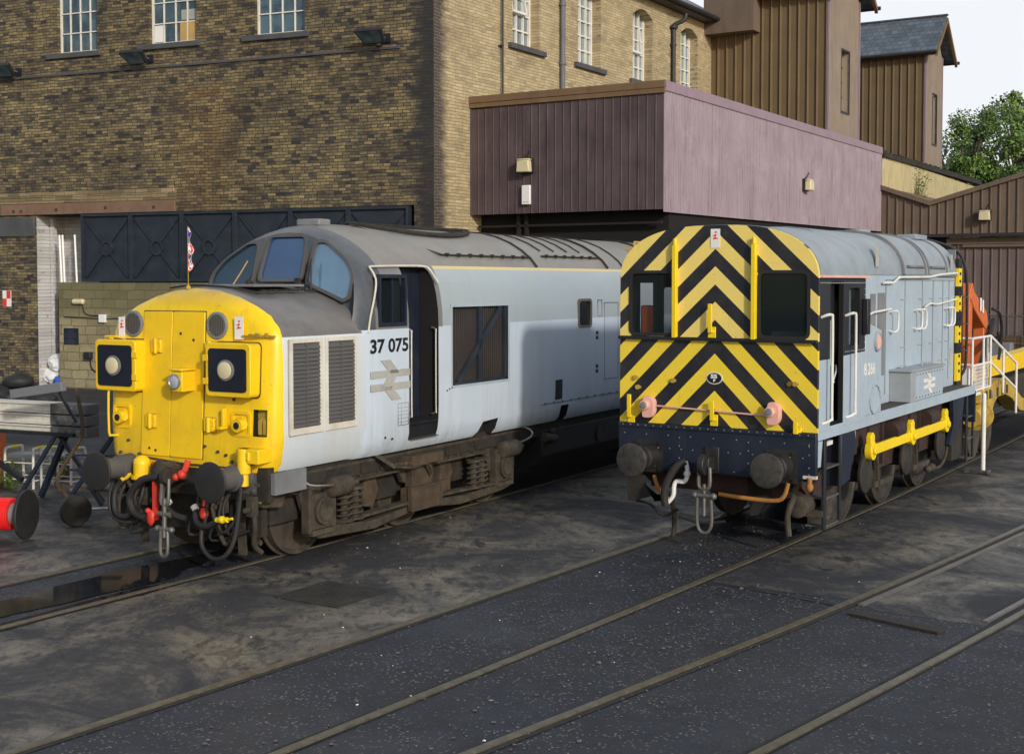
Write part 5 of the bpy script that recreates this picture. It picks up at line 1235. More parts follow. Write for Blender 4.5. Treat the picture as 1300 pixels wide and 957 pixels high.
SINE = [(i/8, .5-.5*math.cos(2*PI*i/8)) for i in range(8)]

mill = empty('mill_building', (-2.074, 35.079, 0), -math.atan2(.402, .916))
tag(mill, 'tall sooty stone mill with white multi-pane windows and dark sills behind the yellow-nosed engine', 'mill building')
WF = [(-12.80,-11.28,10.13,12.7),(-9.34,-7.66,10.16,12.7),(-5.64,-4.0,10.15,12.7),(-16.7,-15.2,10.15,12.7)]
m = MB(); wall_open(m, -22, 0, 0, 15, WF + [(-13.78,-.6,0,5.27,1.25)], .2); m.build('front_wall', M['stone_front'], mill, smooth=0)
def sash(parent, x0, x1, z0, z1, y, rows, cols=4, pane='pane', arch=0):
    g = MB(); g.box(x0, x1, y, y+.01, z0, z1 + arch); gl = g.build('window', M[pane], parent, smooth=0)
    f = MB(); w = .035
    f.box(x0, x0+w*1.6, y-.05, y-.002, z0, z1+arch); f.box(x1-w*1.6, x1, y-.05, y-.002, z0, z1+arch); f.box(x0+w*1.6, x1-w*1.6, y-.05, y-.002, z0, z0+w*1.5)
    for i in range(1, cols): xx = x0+(x1-x0)*i/cols; f.box(xx-w/2, xx+w/2, y-.04, y-.002, z0+w*1.5, z1+arch)
    z = z0; k = 0
    for k in range(1, 12):
        z = z0 + rows*k
        if z > z1+arch-.1: break
        h = w*(1.7 if k == 3 else .9); f.box(x0+w*1.6, x1-w*1.6, y-.045, y-.003, z-h/2, z+h/2)
    f.build('window_frame', M['windowframe'], gl, smooth=0); return gl
for i, (a, b, c, d) in enumerate(WF):
    w_ = sash(mill, a, b, c, d, .17, .60)
    m = MB(); m.box(a-.42, b+.14, -.09, .15, c-.16, c-.003); m.build('window_sill', M['sill'], mill, bevel=.015)
    if i == 1:
        MB().box(b-.68, b-.06, .135, .166, c+.05, c+.62).build('boarding', M['board'], w_); MB().box(b-.64, b-.1, .150, .168, c+.66, c+.95).build('boarding', M['emblem37'], w_); MB().box(a+.08, a+.38, .150, .168, c+.08, c+.56).build('paper', M['cardwhite'], w_)
m = MB(); m.box(-22, -1.0, -.05, .02, 9.46, 9.53); m.box(-22, -10, -.02, .01, 8.35, 8.37); m.build('string_ledge', M['sill'], mill, bevel=.008)
m = MB(); m.box(-22, -8.44, -.06, .01, 5.62, 5.79); m.box(-22, -8.5, -.035, .01, 5.80, 5.96); m.build('stone_band', M['stone_band'], mill, bevel=.01)
m = MB(); m.box(-15.15, -8.46, -.07, 1.2, 5.275, 5.61); b_ = m.build('lintel', M['lintel'], mill, bevel=.012)
m = MB()
for x in (-14.6,-14.3,-12.9,-11.0,-9.2): m.lathe((x,-.07,5.42+.02*math.sin(x)),(0,-1,0),[(0,.05),(.02,.05),(.03,.02)], n=10)
m.build('lintel_bolts', M['bogie_brown'], b_)
m = MB(); m.box(-15.6, -13.82, -.05, .01, 4.62, 5.22); m.build('padstone', M['sill'], mill, bevel=.02)
# recess: whitewashed reveal and back, low wall
m = MB(); m._add([(-13.775,.02,0),(-13.775,1.25,0),(-13.775,1.25,5.27),(-13.775,.02,5.27)], [(0,1,2,3)]); m._add([(-13.77,1.24,0),(-12.4,1.24,0),(-12.4,1.24,5.27),(-13.77,1.24,5.27)], [(0,1,2,3)])
m.box(-13.74,-13.60,.55,.70,0,5.2); m.build('whitewashed_recess', M['stone_white'], mill, smooth=0)
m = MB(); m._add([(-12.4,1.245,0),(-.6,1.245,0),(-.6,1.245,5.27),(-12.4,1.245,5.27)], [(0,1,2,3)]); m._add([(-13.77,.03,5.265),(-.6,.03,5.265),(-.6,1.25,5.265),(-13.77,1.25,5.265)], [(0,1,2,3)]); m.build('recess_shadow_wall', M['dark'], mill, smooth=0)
def mossy():
    mm = M['stone_low']; nt_ = mm.node_tree; p = [n for n in nt_.nodes if n.type == 'BSDF_PRINCIPLED'][0]
    src = p.inputs['Base Color'].links[0].from_socket
    tc_ = nt_.nodes.new('ShaderNodeTexCoord'); s_ = nt_.nodes.new('ShaderNodeSeparateXYZ'); nt_.links.new(tc_.outputs['Object'], s_.inputs[0])
    mr = nt_.nodes.new('ShaderNodeMapRange'); nt_.links.new(s_.outputs[2], mr.inputs[0]); mr.inputs[1].default_value = 1.9; mr.inputs[2].default_value = 2.5
    mm_ = nt_.nodes.new('ShaderNodeMath'); mm_.operation = 'MULTIPLY'; nt_.links.new(mr.outputs[0], mm_.inputs[0]); mm_.inputs[1].default_value = .62
    mx_ = nt_.nodes.new('ShaderNodeMix'); mx_.data_type = 'RGBA'; nt_.links.new(mm_.outputs[0], mx_.inputs[0]); nt_.links.new(src, mx_.inputs[6]); mx_.inputs[7].default_value = (.085, .085, .035, 1)
    nt_.links.new(mx_.outputs[2], p.inputs['Base Color'])
mossy()
m = MB(); m.box(-12.87, -.61, -.05, .35, -.1, 3.20); m.build('low_wall', M['stone_low'], mill, smooth=0)
# side wall of the mill: separate frame
ms = empty('side_wing', (0,0,0)) if False else None
def mill_to_side(mb):
    """turn geometry written in the side wall's own frame into the mill frame"""
    A = mill.matrix_basis.inverted() @ (Matrix.Translation((-2.074, 35.079, 0)) @ Matrix.Rotation(PI/2-.55, 4, 'Z'))
    bmesh.ops.transform(mb.bm, matrix=A, verts=mb.bm.verts); return mb
bpy.context.view_layer.update()
side = bpy.data.objects.new('side_wing', None)
WS = [(4.0,5.55),(7.95,9.5),(11.85,13.4),(15.8,17.35)]
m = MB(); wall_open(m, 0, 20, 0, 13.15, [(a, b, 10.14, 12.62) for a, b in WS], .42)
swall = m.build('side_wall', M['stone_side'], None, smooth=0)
SM = Matrix.Translation((-2.074, 35.079, 0)) @ Matrix.Rotation(PI/2-.55, 4, 'Z')
MI = mill.matrix_basis.copy()
MI = (Matrix.Translation(mill.location) @ Matrix.Rotation(mill.rotation_euler.z, 4, 'Z')).inverted()
def to_side(o, parent=mill):
    o.parent = parent
    o.matrix_parent_inverse = Matrix.Identity(4)
    o.matrix_basis = MI @ SM
    return o
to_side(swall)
for i, (a, b) in enumerate(WS):
    # arched head: the stone above the springing is cut back in an arc
    h = MB(); c = (a+b)/2; n = 12; zc = 12.36; rise = .26
    P = [(a + (b-a)*k/n, zc + rise*math.sin(PI*k/n)) for k in range(n+1)]
    for half in (P[:n//2+1] + [(a, zc+rise)], P[n//2:] + [(b, zc+rise)]):
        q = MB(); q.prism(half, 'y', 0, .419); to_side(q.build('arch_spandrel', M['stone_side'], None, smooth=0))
    for k in range(n):
        (x0_, z0_), (x1_, z1_) = P[k], P[k+1]; dx0, dx1 = (x0_-c)*.14, (x1_-c)*.14
        h.prism([(x0_, z0_), (x1_, z1_), (x1_+dx1, z1_+.24), (x0_+dx0, z0_+.24)], 'y', -.012, -.001)
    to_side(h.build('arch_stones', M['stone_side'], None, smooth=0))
    g = MB(); g.box(a, b, .40, .41, 10.14, 12.62); g = to_side(g.build('window', M['pane_side'], None, smooth=0))
    f = MB(); w = .045; f.box(a, a+.07, .32, .399, 10.14, 12.6); f.box(b-.07, b, .32, .399, 10.14, 12.6); f.box(a+.07, b-.07, .32, .399, 10.14, 10.22)
    for k in range(1, 4): xx = a+(b-a)*k/4; f.box(xx-w/2, xx+w/2, .33, .399, 10.22, 12.6)
    for z in (10.68,11.15,11.62,12.09): f.box(a+.07, b-.07, .335, .398, z-.022, z+.022)
    if i in (0, 2):
        f.box(a+.35, b-.35, .22, .26, 11.15, 11.22); f.bar((a+.38,.24,11.18),(a+.38,.34,12.1), .05,.05); f.bar((b-.38,.24,11.18),(b-.38,.34,12.1), .05,.05)
    frm = f.build('window_frame', M['windowframe'], g, smooth=0)
    m = MB(); m.box(a-.25, b+.25, -.12, .15, 9.98, 10.137); to_side(m.build('window_sill', M['sill'], None, bevel=.012))
def pipe_side(y, r, z0, z1, mat, name='downpipe', neck=False):
    m = MB(); m.cyl((y,-.10,z0),(y,-.10,z1), r, n=12)
    z = z0+.9
    while z < z1: m.cyl((y,-.10,z),(y,-.10,z+.09), r*1.3, n=12); m.box(y-.1,y+.1,-.06,0,z+.02,z+.07); z += 1.8
    if neck: m.tube([(y,-.10,z1),(y,-.14,z1+.12),(y+.15,-.45,z1+.28),(y+.2,-.5,z1+.5)], r*.9, 10); m.lathe((y,-.1,z1-.05),(0,0,1),[(0,r),(.04,r*1.8),(.12,r*1.9),(.14,r)])
    to_side(m.build(name, mat, None))
pipe_side(6.8, .085, 0, 13, M['pipegrey']); pipe_side(3.3, .028, 0, 13, M['guttering']); pipe_side(14.95, .085, 0, 12.35, M['guttering'], neck=True)
m = MB(); m.box(-.2, 20, -.50, .1, 13.02, 13.12); m.box(-.2, 20, -.52, -.48, 13.02, 13.25); m.cyl((-.2,-.58,13.13),(20,-.58,13.13), .085, n=10); to_side(m.build('eaves', M['guttering'], None))
m = MB(); m._add([(-.2,-.5,13.26),(20,-.5,13.26),(20,6,17),(-.2,6,17)], [(0,1,2,3)]); to_side(m.build('side_roof', M['slate'], None, smooth=0))
m = MB(); m.box(.3, 19.9, .6, 8, 0, 13.0); to_side(m.build('side_core', M['dark'], None, smooth=0)) if False else m.bm.free()
m = MB(); m._add([(-22,0,15),(0,0,15),(0,8,15),(-22,8,15)], [(0,1,2,3)]); m._add([(-22,0,0),(-22,8,0),(-22,8,15),(-22,0,15)], [(0,1,2,3)]); m.box(-21.9,-.7,1.6,1.7,0,15); m.build('roof', M['slate'], mill, smooth=0)
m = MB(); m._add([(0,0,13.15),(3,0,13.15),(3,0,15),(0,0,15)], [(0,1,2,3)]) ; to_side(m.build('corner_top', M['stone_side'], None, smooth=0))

def G(name, label, cat, x=0, y=0):
    o = empty(name, wg(x, y), GR); tag(o, label, cat); return o
# cast-iron tank panels
tk = empty('water_tank', mill.location + Matrix.Rotation(mill.rotation_euler.z, 3, 'Z') @ Vector((-11.93, -.02, 3.205)), mill.rotation_euler.z)
tag(tk, 'long blue-black iron tank of panels with circular ribs on the mossy low wall', 'water tank')
npan = 6; pw = 11.2/npan; H = 2.05
m = MB(); m.box(0, 11.2, 0, .30, .02, H); m.build('tank_body', M['tankpanel'], tk)
for i in range(npan):
    x = i*pw+(0 if i else 0); c = x+pw/2; m = MB()
    m.box(x+.005, x+.07, -.09, -.001, .02, H); m.box(x+pw-.07, x+pw-.005, -.09, -.001, .02, H); m.box(x+.07, x+pw-.07, -.09, -.001, H-.07, H); m.box(x+.07, x+pw-.07, -.09, -.001, .02, .09)
    cz = H/2; R = .20
    frame_ring(m, circ(c, cz, R+.035), circ(c, cz, R-.035), 'y', -.06, -.001)
    for sx_ in (-1,1):
        for sz_ in (-1,1):
            d0 = Vector((sx_*(pw/2-.14), sz_*(H/2-.16))); dn = d0.normalized()
            m.bar((c+dn.x*(R+.02), -.025, cz+dn.y*(R+.02)), (c+d0.x, -.025, cz+d0.y), .05, .055, up=(0,1,0))
    for k in range(9): m.ball((x+.10+(pw-.2)*k/8,-.09,H-.035),.016,sub=1); m.ball((x+.037,-.09,.12+.22*k),.016,sub=1)
    m.build('tank_panel', M['tankpanel'], tk)
m = MB()
for x in (-.9,-.78,-.30): m.bar((x,.05,.0),(x-.18,.18,1.45), .05,.05)
pl_ = m; o = pl_.build('leaning_pole', M['cardwhite'], None); o.location = tk.location; o.rotation_euler = tk.rotation_euler
tag(o, 'pale poles leaning in the dark gap left of the iron tank', 'poles')

def onmill(x, z, y=0): return mill.location + Matrix.Rotation(mill.rotation_euler.z, 3, 'Z') @ Vector((x, y, z))
def floodlight(x, z, label):
    o = empty('flood_light', onmill(x, z), mill.rotation_euler.z); tag(o, label, 'flood light', 'flood lights on the mill wall')
    m = MB(); m.bar((.15,0,-.05),(-.1,-.35,.06), .05,.04); m.box(.05,.25,-.06,0,-.16,.08); m.build('bracket', M['black'], o)
    m = MB(); A = Matrix.Translation((-.12,-.42,-.02)) @ Matrix.Rotation(math.radians(-38), 4, 'X')
    m.prism([(-.42,-.22),(.42,-.22),(.30,.26),(-.30,.26)], 'z', -.05, .07, M_=A); m.prism([(-.3,-.1),(.3,-.1),(.2,.2),(-.2,.2)], 'z', .07, .13, M_=A); m.build('housing', M['guttering'], o, bevel=.015)
    m = MB(); m.prism([(-.36,-.18),(.36,-.18),(.26,.21),(-.26,.21)], 'z', -.058, -.051, M_=A); m.build('lens', M['pane'], o)
    return o
floodlight(-14.5, 9.72, 'black flood light on the mill wall at the far left of the photo')
floodlight(-9.45, 9.78, 'black flood light below the mill window with the tan boarding')
floodlight(-1.55, 9.80, 'black flood light on the mill wall nearest the stone corner')
def walllight(loc, rz, label):
    o = empty('wall_light', loc, rz); tag(o, label, 'wall light', 'wall lights on the sheds')
    m = MB(); m.box(-.22,.22,-.07,0,-.18,.22); m.bar((.0,-.02,.2),(.12,-.1,.42), .03,.03); m.build('backplate', M['guttering'], o)
    m = MB(); m.prism([(-.20,-.16),(.20,-.16),(.18,.15),(-.18,.15)], 'y', -.26, -.071); m.box(-.19,.19,-.25,-.072,.151,.20); m.build('lens', M['cream'], o, bevel=.03)
    return o
# small items on the low wall
def onlow(x, z): return onmill(x, z, -.05)
rz = mill.rotation_euler.z
o = empty('warning_sign', onmill(-15.0, 2.70), rz); tag(o, 'small red and white quartered sign on the stone pier', 'sign')
m = MB(); m.box(-.17,.17,-.02,0,-.25,.25); m.build('board', M['cardwhite'], o); m = MB(); m.box(-.165,-.002,-.026,-.0205,-.245,-.0); m.box(.0,.165,-.026,-.0205,.0,.245); m.build('red_quarters', M['red'], o)
o = empty('plaque', onlow(-12.40, 1.55), rz); tag(o, 'black plaque with faint pale lines on the pale stone wall', 'plaque')
MB().box(-.28,.28,-.02,0,-.24,.26).build('board', M['navy'], o)
m = MB()
for k, w in enumerate((.08,.12,.22,.24,.22,.06,.16,.2,.14)): m.box(-w,w,-.024,-.0205,.19-.05*k,.198-.05*k)
m.build('faint_lines', M['steel_dull'], o)
o = empty('bulkhead_light', onlow(-12.05, 2.62), rz); tag(o, 'small cream bulkhead light high on the mossy wall', 'wall light')
m = MB(); m.lathe((-.22,-.06,0),(1,0,0),[(0,.03),(.04,.085),(.40,.085),(.44,.03)], n=14); m.build('lens', M['cream'], o); m = MB(); m.tube([(.1,-.02,-.05),(.2,-.02,-.35),(.55,-.02,-.42),(.8,-.02,-.4)], .014); m.build('cable', M['black'], o)
o = empty('junction_box', onlow(-11.15, 2.13), rz); tag(o, 'small white electrical box on the mossy wall with a dark cable', 'junction box')
MB().box(-.12,.12,-.09,0,-.13,.11).build('case', M['cardwhite'], o, bevel=.01); m = MB(); m.tube([(-1.5,-.02,.02),(-.1,-.02,-.02)], .014, smooth=1); m.tube([(.1,-.02,-.02),(1.8,-.02,.02)], .014, smooth=1); m.build('cable', M['black'], o)
o = empty('security_lamp', onlow(-11.7, .98), rz); tag(o, 'black square lamp box on the pale stone low down', 'wall light')
m = MB(); m.box(-.13,.13,-.14,0,-.1,.12); m.build('case', M['black'], o, bevel=.02); m = MB(); m.tube([(.05,-.03,-.1),(.08,-.03,-.35),(.3,-.03,-.5),(.6,-.03,-.5)], .02); m.build('cable', M['black'], o)

# purple canopy / shed
cn = G('loading_canopy', 'boxy overhang clad in faded mauve sheeting with darker maroon boards on its end', 'canopy')
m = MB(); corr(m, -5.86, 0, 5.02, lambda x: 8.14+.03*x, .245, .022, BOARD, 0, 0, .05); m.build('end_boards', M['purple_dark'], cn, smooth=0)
m = MB(); corr(m, 0, 19.5, lambda x: 5.0+.007*x, 8.12, .155, .028, SINE, 0); o = m.build('side_sheeting', M['purple'], cn, smooth=0); o.rotation_euler = (0,0,PI/2)
m = MB(); m.box(-5.88, .05, -.06, .0, 8.0, 8.13); m.box(-5.88, .06, -.08, .02, 8.131, 8.32); o = m.build('end_coping', M['browntrim'], cn, bevel=.01)
m = MB(); m.box(.0, .05, .001, 19.5, 8.06, 8.32); o = m.build('side_coping', M['mauve_trim'], cn, bevel=.01)
m = MB(); m.box(-5.86, -.02, .05, 19.4, 8.0, 8.10); m.box(-5.86,-.02,.06,19.4,5.12,5.18); m.build('deck', M['guttering'], cn)
m = MB(); m.box(-5.86,-.1,.55,.6,0,5.12); m.box(-.14,-.1,.6,19.4,0,5.12); m.build('shade_screen', M['dark'], cn)  # added dark screens that block the sun so the void stays black
m = MB()
for x in (-4.55,-4.3): m.box(x,x+.09,.3,.4,0,5.1)
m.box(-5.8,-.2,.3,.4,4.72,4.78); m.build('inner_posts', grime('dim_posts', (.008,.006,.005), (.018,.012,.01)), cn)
for nm, x, z in (('a',-4.02,6.32),): walllight(wg(x,-.03,z), GR, 'cream wall light on the dark maroon end boards')
walllight(wg(.04, 10.66, 6.32), GR+PI/2, 'cream wall light on the faded mauve long side')
walllight(wg(3.85, 19.40, 5.62), GR, 'cream wall light on the dark brown gable by the shed door')
o = empty('white_box', wg(-4.02,-.03,5.56), GR); tag(o, 'plain white box under the wall light on the maroon boards', 'box')
MB().box(-.13,.13,-.08,0,-.26,.26).build('case', M['cardwhite'], o, bevel=.015); MB().box(-.09,.09,-.085,-.0805,-.2,-.19).build('case_seam', M['steel_dull'], o)

# cream wall behind + engine shed
cw = G('parapet_wall', 'cream ribbed sheet wall with dark ragged coping beyond the mauve shed', 'wall', 0, 19.5)
m = MB(); corr(m, .1, 17, 4.5, lambda x: 8.0-.012*x, .30, .05, TRAP, 0); o = m.build('sheeting', M['creamclad'], cw, smooth=0); o.rotation_euler = (0,0,PI/2)
m = MB(); m.box(-.15,.12,0,17,7.96,8.12)
for i in range(60): m.box(-.12,.10,17*i/60,17*i/60+.2,8.1,8.12+random.uniform(.02,.10))
m.build('coping', M['bogie_dark'], cw)
es = G('engine_shed', 'dark brown ribbed shed with valley roof and sliding door beyond the engines', 'shed', 0, 19.52)
top = lambda x: (6.78-.36*x if x < 1.87 else 6.12+.285*(x-1.87))
m = MB(); corr(m, .02, 14, 5.0, lambda x: top(x), .31, .05, TRAP, 0); m.build('gable_sheeting', M['gable'], es, smooth=0)
m = MB()
for x0_, x1_ in ((0,1.87),(1.87,14)):
    for yy in (-.14,): m.prism([(x0_,top(x0_+.001)-.05),(x1_,top(x1_-.001 if x1_<2 else x1_)-.05),(x1_,top(x1_-.001 if x1_<2 else x1_)+.12),(x0_,top(x0_+.001)+.12)], 'y', -.16, .02)
m.build('verge_trim', M['browntrim'] if False else M['gable'], es)
m = MB()
for x0_, x1_ in ((0,1.87),(1.87,14)): m._add([(x0_,0,top(x0_+.001)+.06),(x1_,0,top(x1_-.001)+.06),(x1_,17,top(x1_-.001)+.06),(x0_,17,top(x0_+.001)+.06)], [(0,1,2,3)])
m.build('roof', M['browntrim'], es, smooth=0)
m = MB(); m.box(.0,14,-.10,.3,4.88,5.0); m.build('door_track', M['guttering'], es)
m = MB(); corr(m, 2.55, 14, 0, 4.62, .30, .04, TRAP, .30); d_ = m.build('sliding_door', M['doorclad'], es, smooth=0)
m = MB(); m.box(2.4,14,.2,.3,4.62,4.86); m.box(3.0,7.6,.16,.199,4.50,4.60); m.build('door_head', M['gable'], es)
m = MB(); m.box(.0,2.45,.25,.5,0,4.9); m.build('door_jamb', M['dark'], es)
# clad towers
def tower(y0, y1, ztop, label, full=True):
    t = G('stair_tower', label, 'tower', -1.26, y0); t['group'] = 'brown clad stair towers'
    W_ = 4.62
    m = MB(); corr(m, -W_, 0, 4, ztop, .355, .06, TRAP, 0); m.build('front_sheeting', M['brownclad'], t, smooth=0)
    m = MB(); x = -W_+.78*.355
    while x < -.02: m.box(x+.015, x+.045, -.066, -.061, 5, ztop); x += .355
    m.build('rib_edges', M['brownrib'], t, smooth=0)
    L = y1-y0; a, b = L*.40, L*.66
    m = MB(); z0w, z1w = 9.67, 11.95
    for (p, q, r, s_) in ((.0,a,4,ztop),(b,L,4,ztop),(a,b,4,z0w),(a,b,z1w,ztop)): corr(m, p, q, r, s_, .16, .03, TRAP, 0)
    m.prism([(0,ztop),(L,ztop),(L/2,ztop+1.55)], 'y', -.002, .0)
    m._add([(a,0,z0w),(a,.3,z0w),(a,.3,z1w),(a,0,z1w)],[(0,1,2,3)]); m._add([(b,0,z0w),(b,.3,z0w),(b,.3,z1w),(b,0,z1w)],[(0,1,2,3)])
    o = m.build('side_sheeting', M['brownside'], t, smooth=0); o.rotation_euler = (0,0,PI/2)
    m = MB(); m.box(-.30,-.28,a,b,z0w,z1w); g = m.build('window', M['cream'], t, smooth=0)
    m = MB()
    for k in range(4): zz = z0w+(z1w-z0w)*k/4; m.box(-.28,-.24,a,b,zz,zz+.05)
    m.box(-.28,-.24,(a+b)/2-.02,(a+b)/2+.02,z0w,z1w); m.box(-.1,.04,a-.06,b+.06,z0w-.08,z0w); m.box(-.1,.04,a-.06,b+.06,z1w,z1w+.06); m.box(-.05,.04,a-.06,a,z0w,z1w); m.box(-.05,.04,b,b+.06,z0w,z1w)
    m.build('window_frame', M['guttering'], g, smooth=0)
    m = MB(); m.box(-.02,.05,-.07,.03,4,ztop); m.box(-.02,.05,L-.03,L+.05,4,ztop); m.build('corner_flashing', M['mauve_trim'], t)
    # roof, ridge parallel to x
    zr = ztop+1.6
    m = MB(); ov = .42
    m.prism([(-ov,ztop-.22),(L/2,zr),(L+ov,ztop-.22),(L+ov,ztop-.10),(L/2,zr+.13),(-ov,ztop-.10)], 'x', -W_, .55); o = m.build('roof', M['slate'], t, smooth=0)
    m = MB(); m.prism([(-ov,ztop-.42),(L/2,zr-.2),(L+ov,ztop-.42),(L+ov,ztop-.2),(L/2,zr),(-ov,ztop-.2)], 'x', .50, .62); m.box(-W_,.5,-.35,-.02,ztop-.30,ztop-.12); m.build('barge_board', M['browntrim'], t)
    m = MB(); m.cyl((-W_,-ov-.05,ztop-.22),(.6,-ov-.05,ztop-.22), .08, n=10); m.cyl((-W_,L+ov+.05,ztop-.22),(.7,L+ov+.05,ztop-.22), .08, n=10); m.build('gutter', M['guttering'], t)
    for i in range(22): pass
    m = MB(); m.box(-W_,.6,L/2-.1,L/2+.1,zr+.10,zr+.17); m.build('ridge_tiles', M['sill'], t)
    m = MB(); m.box(-W_,-.5,.2,L-.1,3,ztop-.1); m.build('core', M['dark'], t, smooth=0)
    return t
tower(16.9, 20.6, 14.1, 'nearer brown ribbed tower with one tall window, its roof cut off by the photo')
tower(30.9, 33.9, 13.85, 'farther brown ribbed tower with slate gable roof against the sky')
m = MB(); m.box(-5.9,-3.9,16.2,16.9,12.6,15.5); o = m.build('side_porch', M['gable'], None); o.location = G0; o.rotation_euler = (0,0,GR)
tag(o, 'brown metal box section where the mill eaves meet the nearer tower', 'cladding box')

# ================================================================== CRANE WAGON behind the shunter (frame: s along, t across)
cr = empty('crane_wagon', (L8[0], L8[1], 0), -L8[2]); tag(cr, 'yellow rail crane wagon with orange arm and white railings beyond the shunter', 'rail crane')
m = MB(); m.prism([(8.9,1.32),(9.5,1.32),(10.0,1.42),(10.6,1.44),(11.4,1.30),(12.4,.95),(13.5,.80),(20,.80),(20,.60),(13.2,.60),(12.2,.72),(11.5,1.0),(10.9,1.12),(10.2,1.12),(9.9,1.0),(9.7,.80),(9.5,.80),(9.4,1.1),(8.9,1.1)], 'x', .85, 1.15); m.build('side_frame', M['yellow_old'], cr, bevel=.01)
m = MB(); m.box(-1.1,.84,9.0,20,.8,1.25); m.build('deck', M['bogie_dark'], cr)
m = MB()
for y in (9.2,9.5,10.1,10.5,10.9): m.box(1.151,1.17,y,y+.1,1.14,1.30)
m.build('frame_brackets', M['bogie'], cr)
m = MB(); m.lathe((1.02,8.75,.85),(0,1,0),[(0,.16),(.3,.17),(.31,.24),(.36,.24),(.37,.18),(.55,.18),(.56,.25),(.62,.25),(.64,.1)], n=26); m.build('buffer', M['yellow_old'], cr)
m = MB(); m.lathe((1.02,9.4,1.2),(0,1,0),[(0,.1),(.35,.15),(.4,.1)]); m.build('winch', M['greypart'], cr)
for y in (9.9,10.9): wheel(cr, .74, y, .46, 1); wheel(cr, -.74, y, .46, -1)
# orange jib
m = MB(); m.prism([(9.75,1.35),(10.0,1.35),(10.05,2.95),(10.15,3.05),(10.05,3.2),(9.8,3.0)], 'x', .50, .72); m.prism([(9.8,2.92),(10.05,3.06),(11.1,2.66),(11.25,2.42),(11.1,2.3),(10.15,2.70)], 'x', .50, .74); m.prism([(11.0,2.6),(11.22,2.42),(11.2,1.6),(11.0,1.3),(10.9,1.6)], 'x', .52, .72); jb = m.build('jib', M['orange'], cr, bevel=.015)
m = MB(); m.box(.761,.765,10.45,10.56,2.68,2.92); m.box(.761,.765,10.64,10.74,2.64,2.88); m.build('white_bands', M['cardwhite'], jb)
m = MB(); m.cyl((.8,10.3,1.6),(.8,11.4,2.5), .05); m.tube([(.8,11.3,2.7),(.85,11.7,2.6),(.85,11.9,2.2),(.8,11.9,1.7)], .03); m.ball((.6,11.6,2.4),.12,jit=.1); m.build('ram', M['black'], jb)
m = MB(); m.box(-.4,.6,9.2,9.7,1.40,2.15); y = 9.22; m.build('engine_housing', M['guttering'], cr, bevel=.02)
m = MB(); m.prism([(10.6,1.62),(18,1.75),(18,1.35),(10.7,1.34)], 'x', .3, .6); m.build('lattice_boom', M['yellow'], cr, bevel=.01)
m = MB(); m.box(.2,.5,12.2,12.7,1.3,1.8); m.box(-.2,.3,12.8,13.5,1.25,1.6); m.build('equipment_crate', M['windowframe'], cr, bevel=.02)
# railings
m = MB(); R_ = .022
def rl(a, b): m.cyl(a, b, R_, n=8)
X = 1.12
rl((X,8.30,2.25),(X,9.70,2.25)); rl((X,8.3,1.78),(X,9.7,1.78)); rl((X,8.3,1.35),(X,9.7,1.35))
for y in (8.32,9.15,9.45,9.70): rl((X,y,1.30),(X,y,2.25))
rl((X,9.70,2.25),(X+.25,10.7,1.72)); rl((X,9.7,1.78),(X+.25,10.7,1.25)); rl((X+.25,10.7,1.72),(X+.25,10.7,.8)); rl((X+.12,10.2,2.0),(X+.12,10.2,1.2))
rl((X,9.45,2.25),(X,9.45,1.3)); rl((-.8,8.32,2.25),(X,8.32,2.25)); rl((-.8,8.32,1.8),(X,8.32,1.8))
m.box(X-.3,X+.02,8.35,9.7,1.26,1.31)
rr = m.build('railing', M['white'], cr)
m = MB()
for i in range(12): y = 8.5+.085*i; m.cyl((X,y,1.35),(X,y,1.78), .006, n=5)
for i in range(6): z = 1.40+.065*i; m.cyl((X,8.45,z),(X,9.45,z), .006, n=5)
m.build('mesh_infill', M['white'], rr)
m = MB(); m.box(.95,1.05,8.35,8.5,1.3,1.75); m.build('white_panel', M['cardwhite'], cr)
# post standing on the ground beside the track
p_ = w8(8.15, 1.36); o = empty('marker_post', p_, GR); tag(o, 'white upright post on a concrete foot between shunter and crane wagon', 'post')
m = MB(); m.cyl((0,0,0),(0,0,1.32), .038, n=14); m.lathe((0,0,1.32),(0,0,1),[(0,.038),(.02,.03),(.03,.005)], n=14); m.build('post', M['white'], o)
m = MB(); m.box(-.3,.12,-.12,.12,-.02,.05); m.build('concrete_foot', M['slab2'], o, bevel=.02)
# mesh fence with planks in front of the shed door, yellow beam
o = G('mesh_fence', 'grey wire mesh fence panel in front of the brown sliding door', 'fence', 3.5, 18.2)
m = MB()
for x in (0,2.4,4.8,7.2): m.cyl((x,0,0),(x,0,2.05), .035, n=8)
m.cyl((0,0,2.02),(7.2,0,2.02), .03, n=8); m.cyl((0,0,.2),(7.2,0,.2), .025, n=8); m.build('posts_and_rails', M['steel_dull'], o)
m = MB()
for i in range(60): x = .12*i; m.box(x-.006,x+.006,-.006,.006,.2,2.0)
for i in range(15): z = .2+.12*i; m.box(0,7.2,.007,.015,z-.006,z+.006)
m.build('mesh', M['steel_dull'], o, smooth=0)
o = G('timber_stack', 'stack of brown timber planks behind the mesh fence', 'timber', 3.6, 18.6)
m = MB()
for k in range(7): m.box(.0+.05*k,6.8,.0,.9,.12+.17*k,.27+.17*k)
for x in (.5,3.3,6.0): m.box(x,x+.15,.0,.9,0,.115)
o_ = m.build('planks', M['wood'], o, bevel=.01)
o = G('yellow_beam', 'thin yellow horizontal beam in front of the sliding door', 'beam', 1.2, 17.4)
m = MB(); m.bar((0,0,2.56),(2.75,0,2.42), .1,.09); m.box(2.68,2.78,-.05,.05,2.3,2.65); m.box(.35,.42,-.05,.05,0,2.6); m.build('beam', M['yellow_old'], o); m = MB(); m.box(1.1,2.2,.0,.06,2.25,2.36); m.build('blue_strip', M['navy'], o)
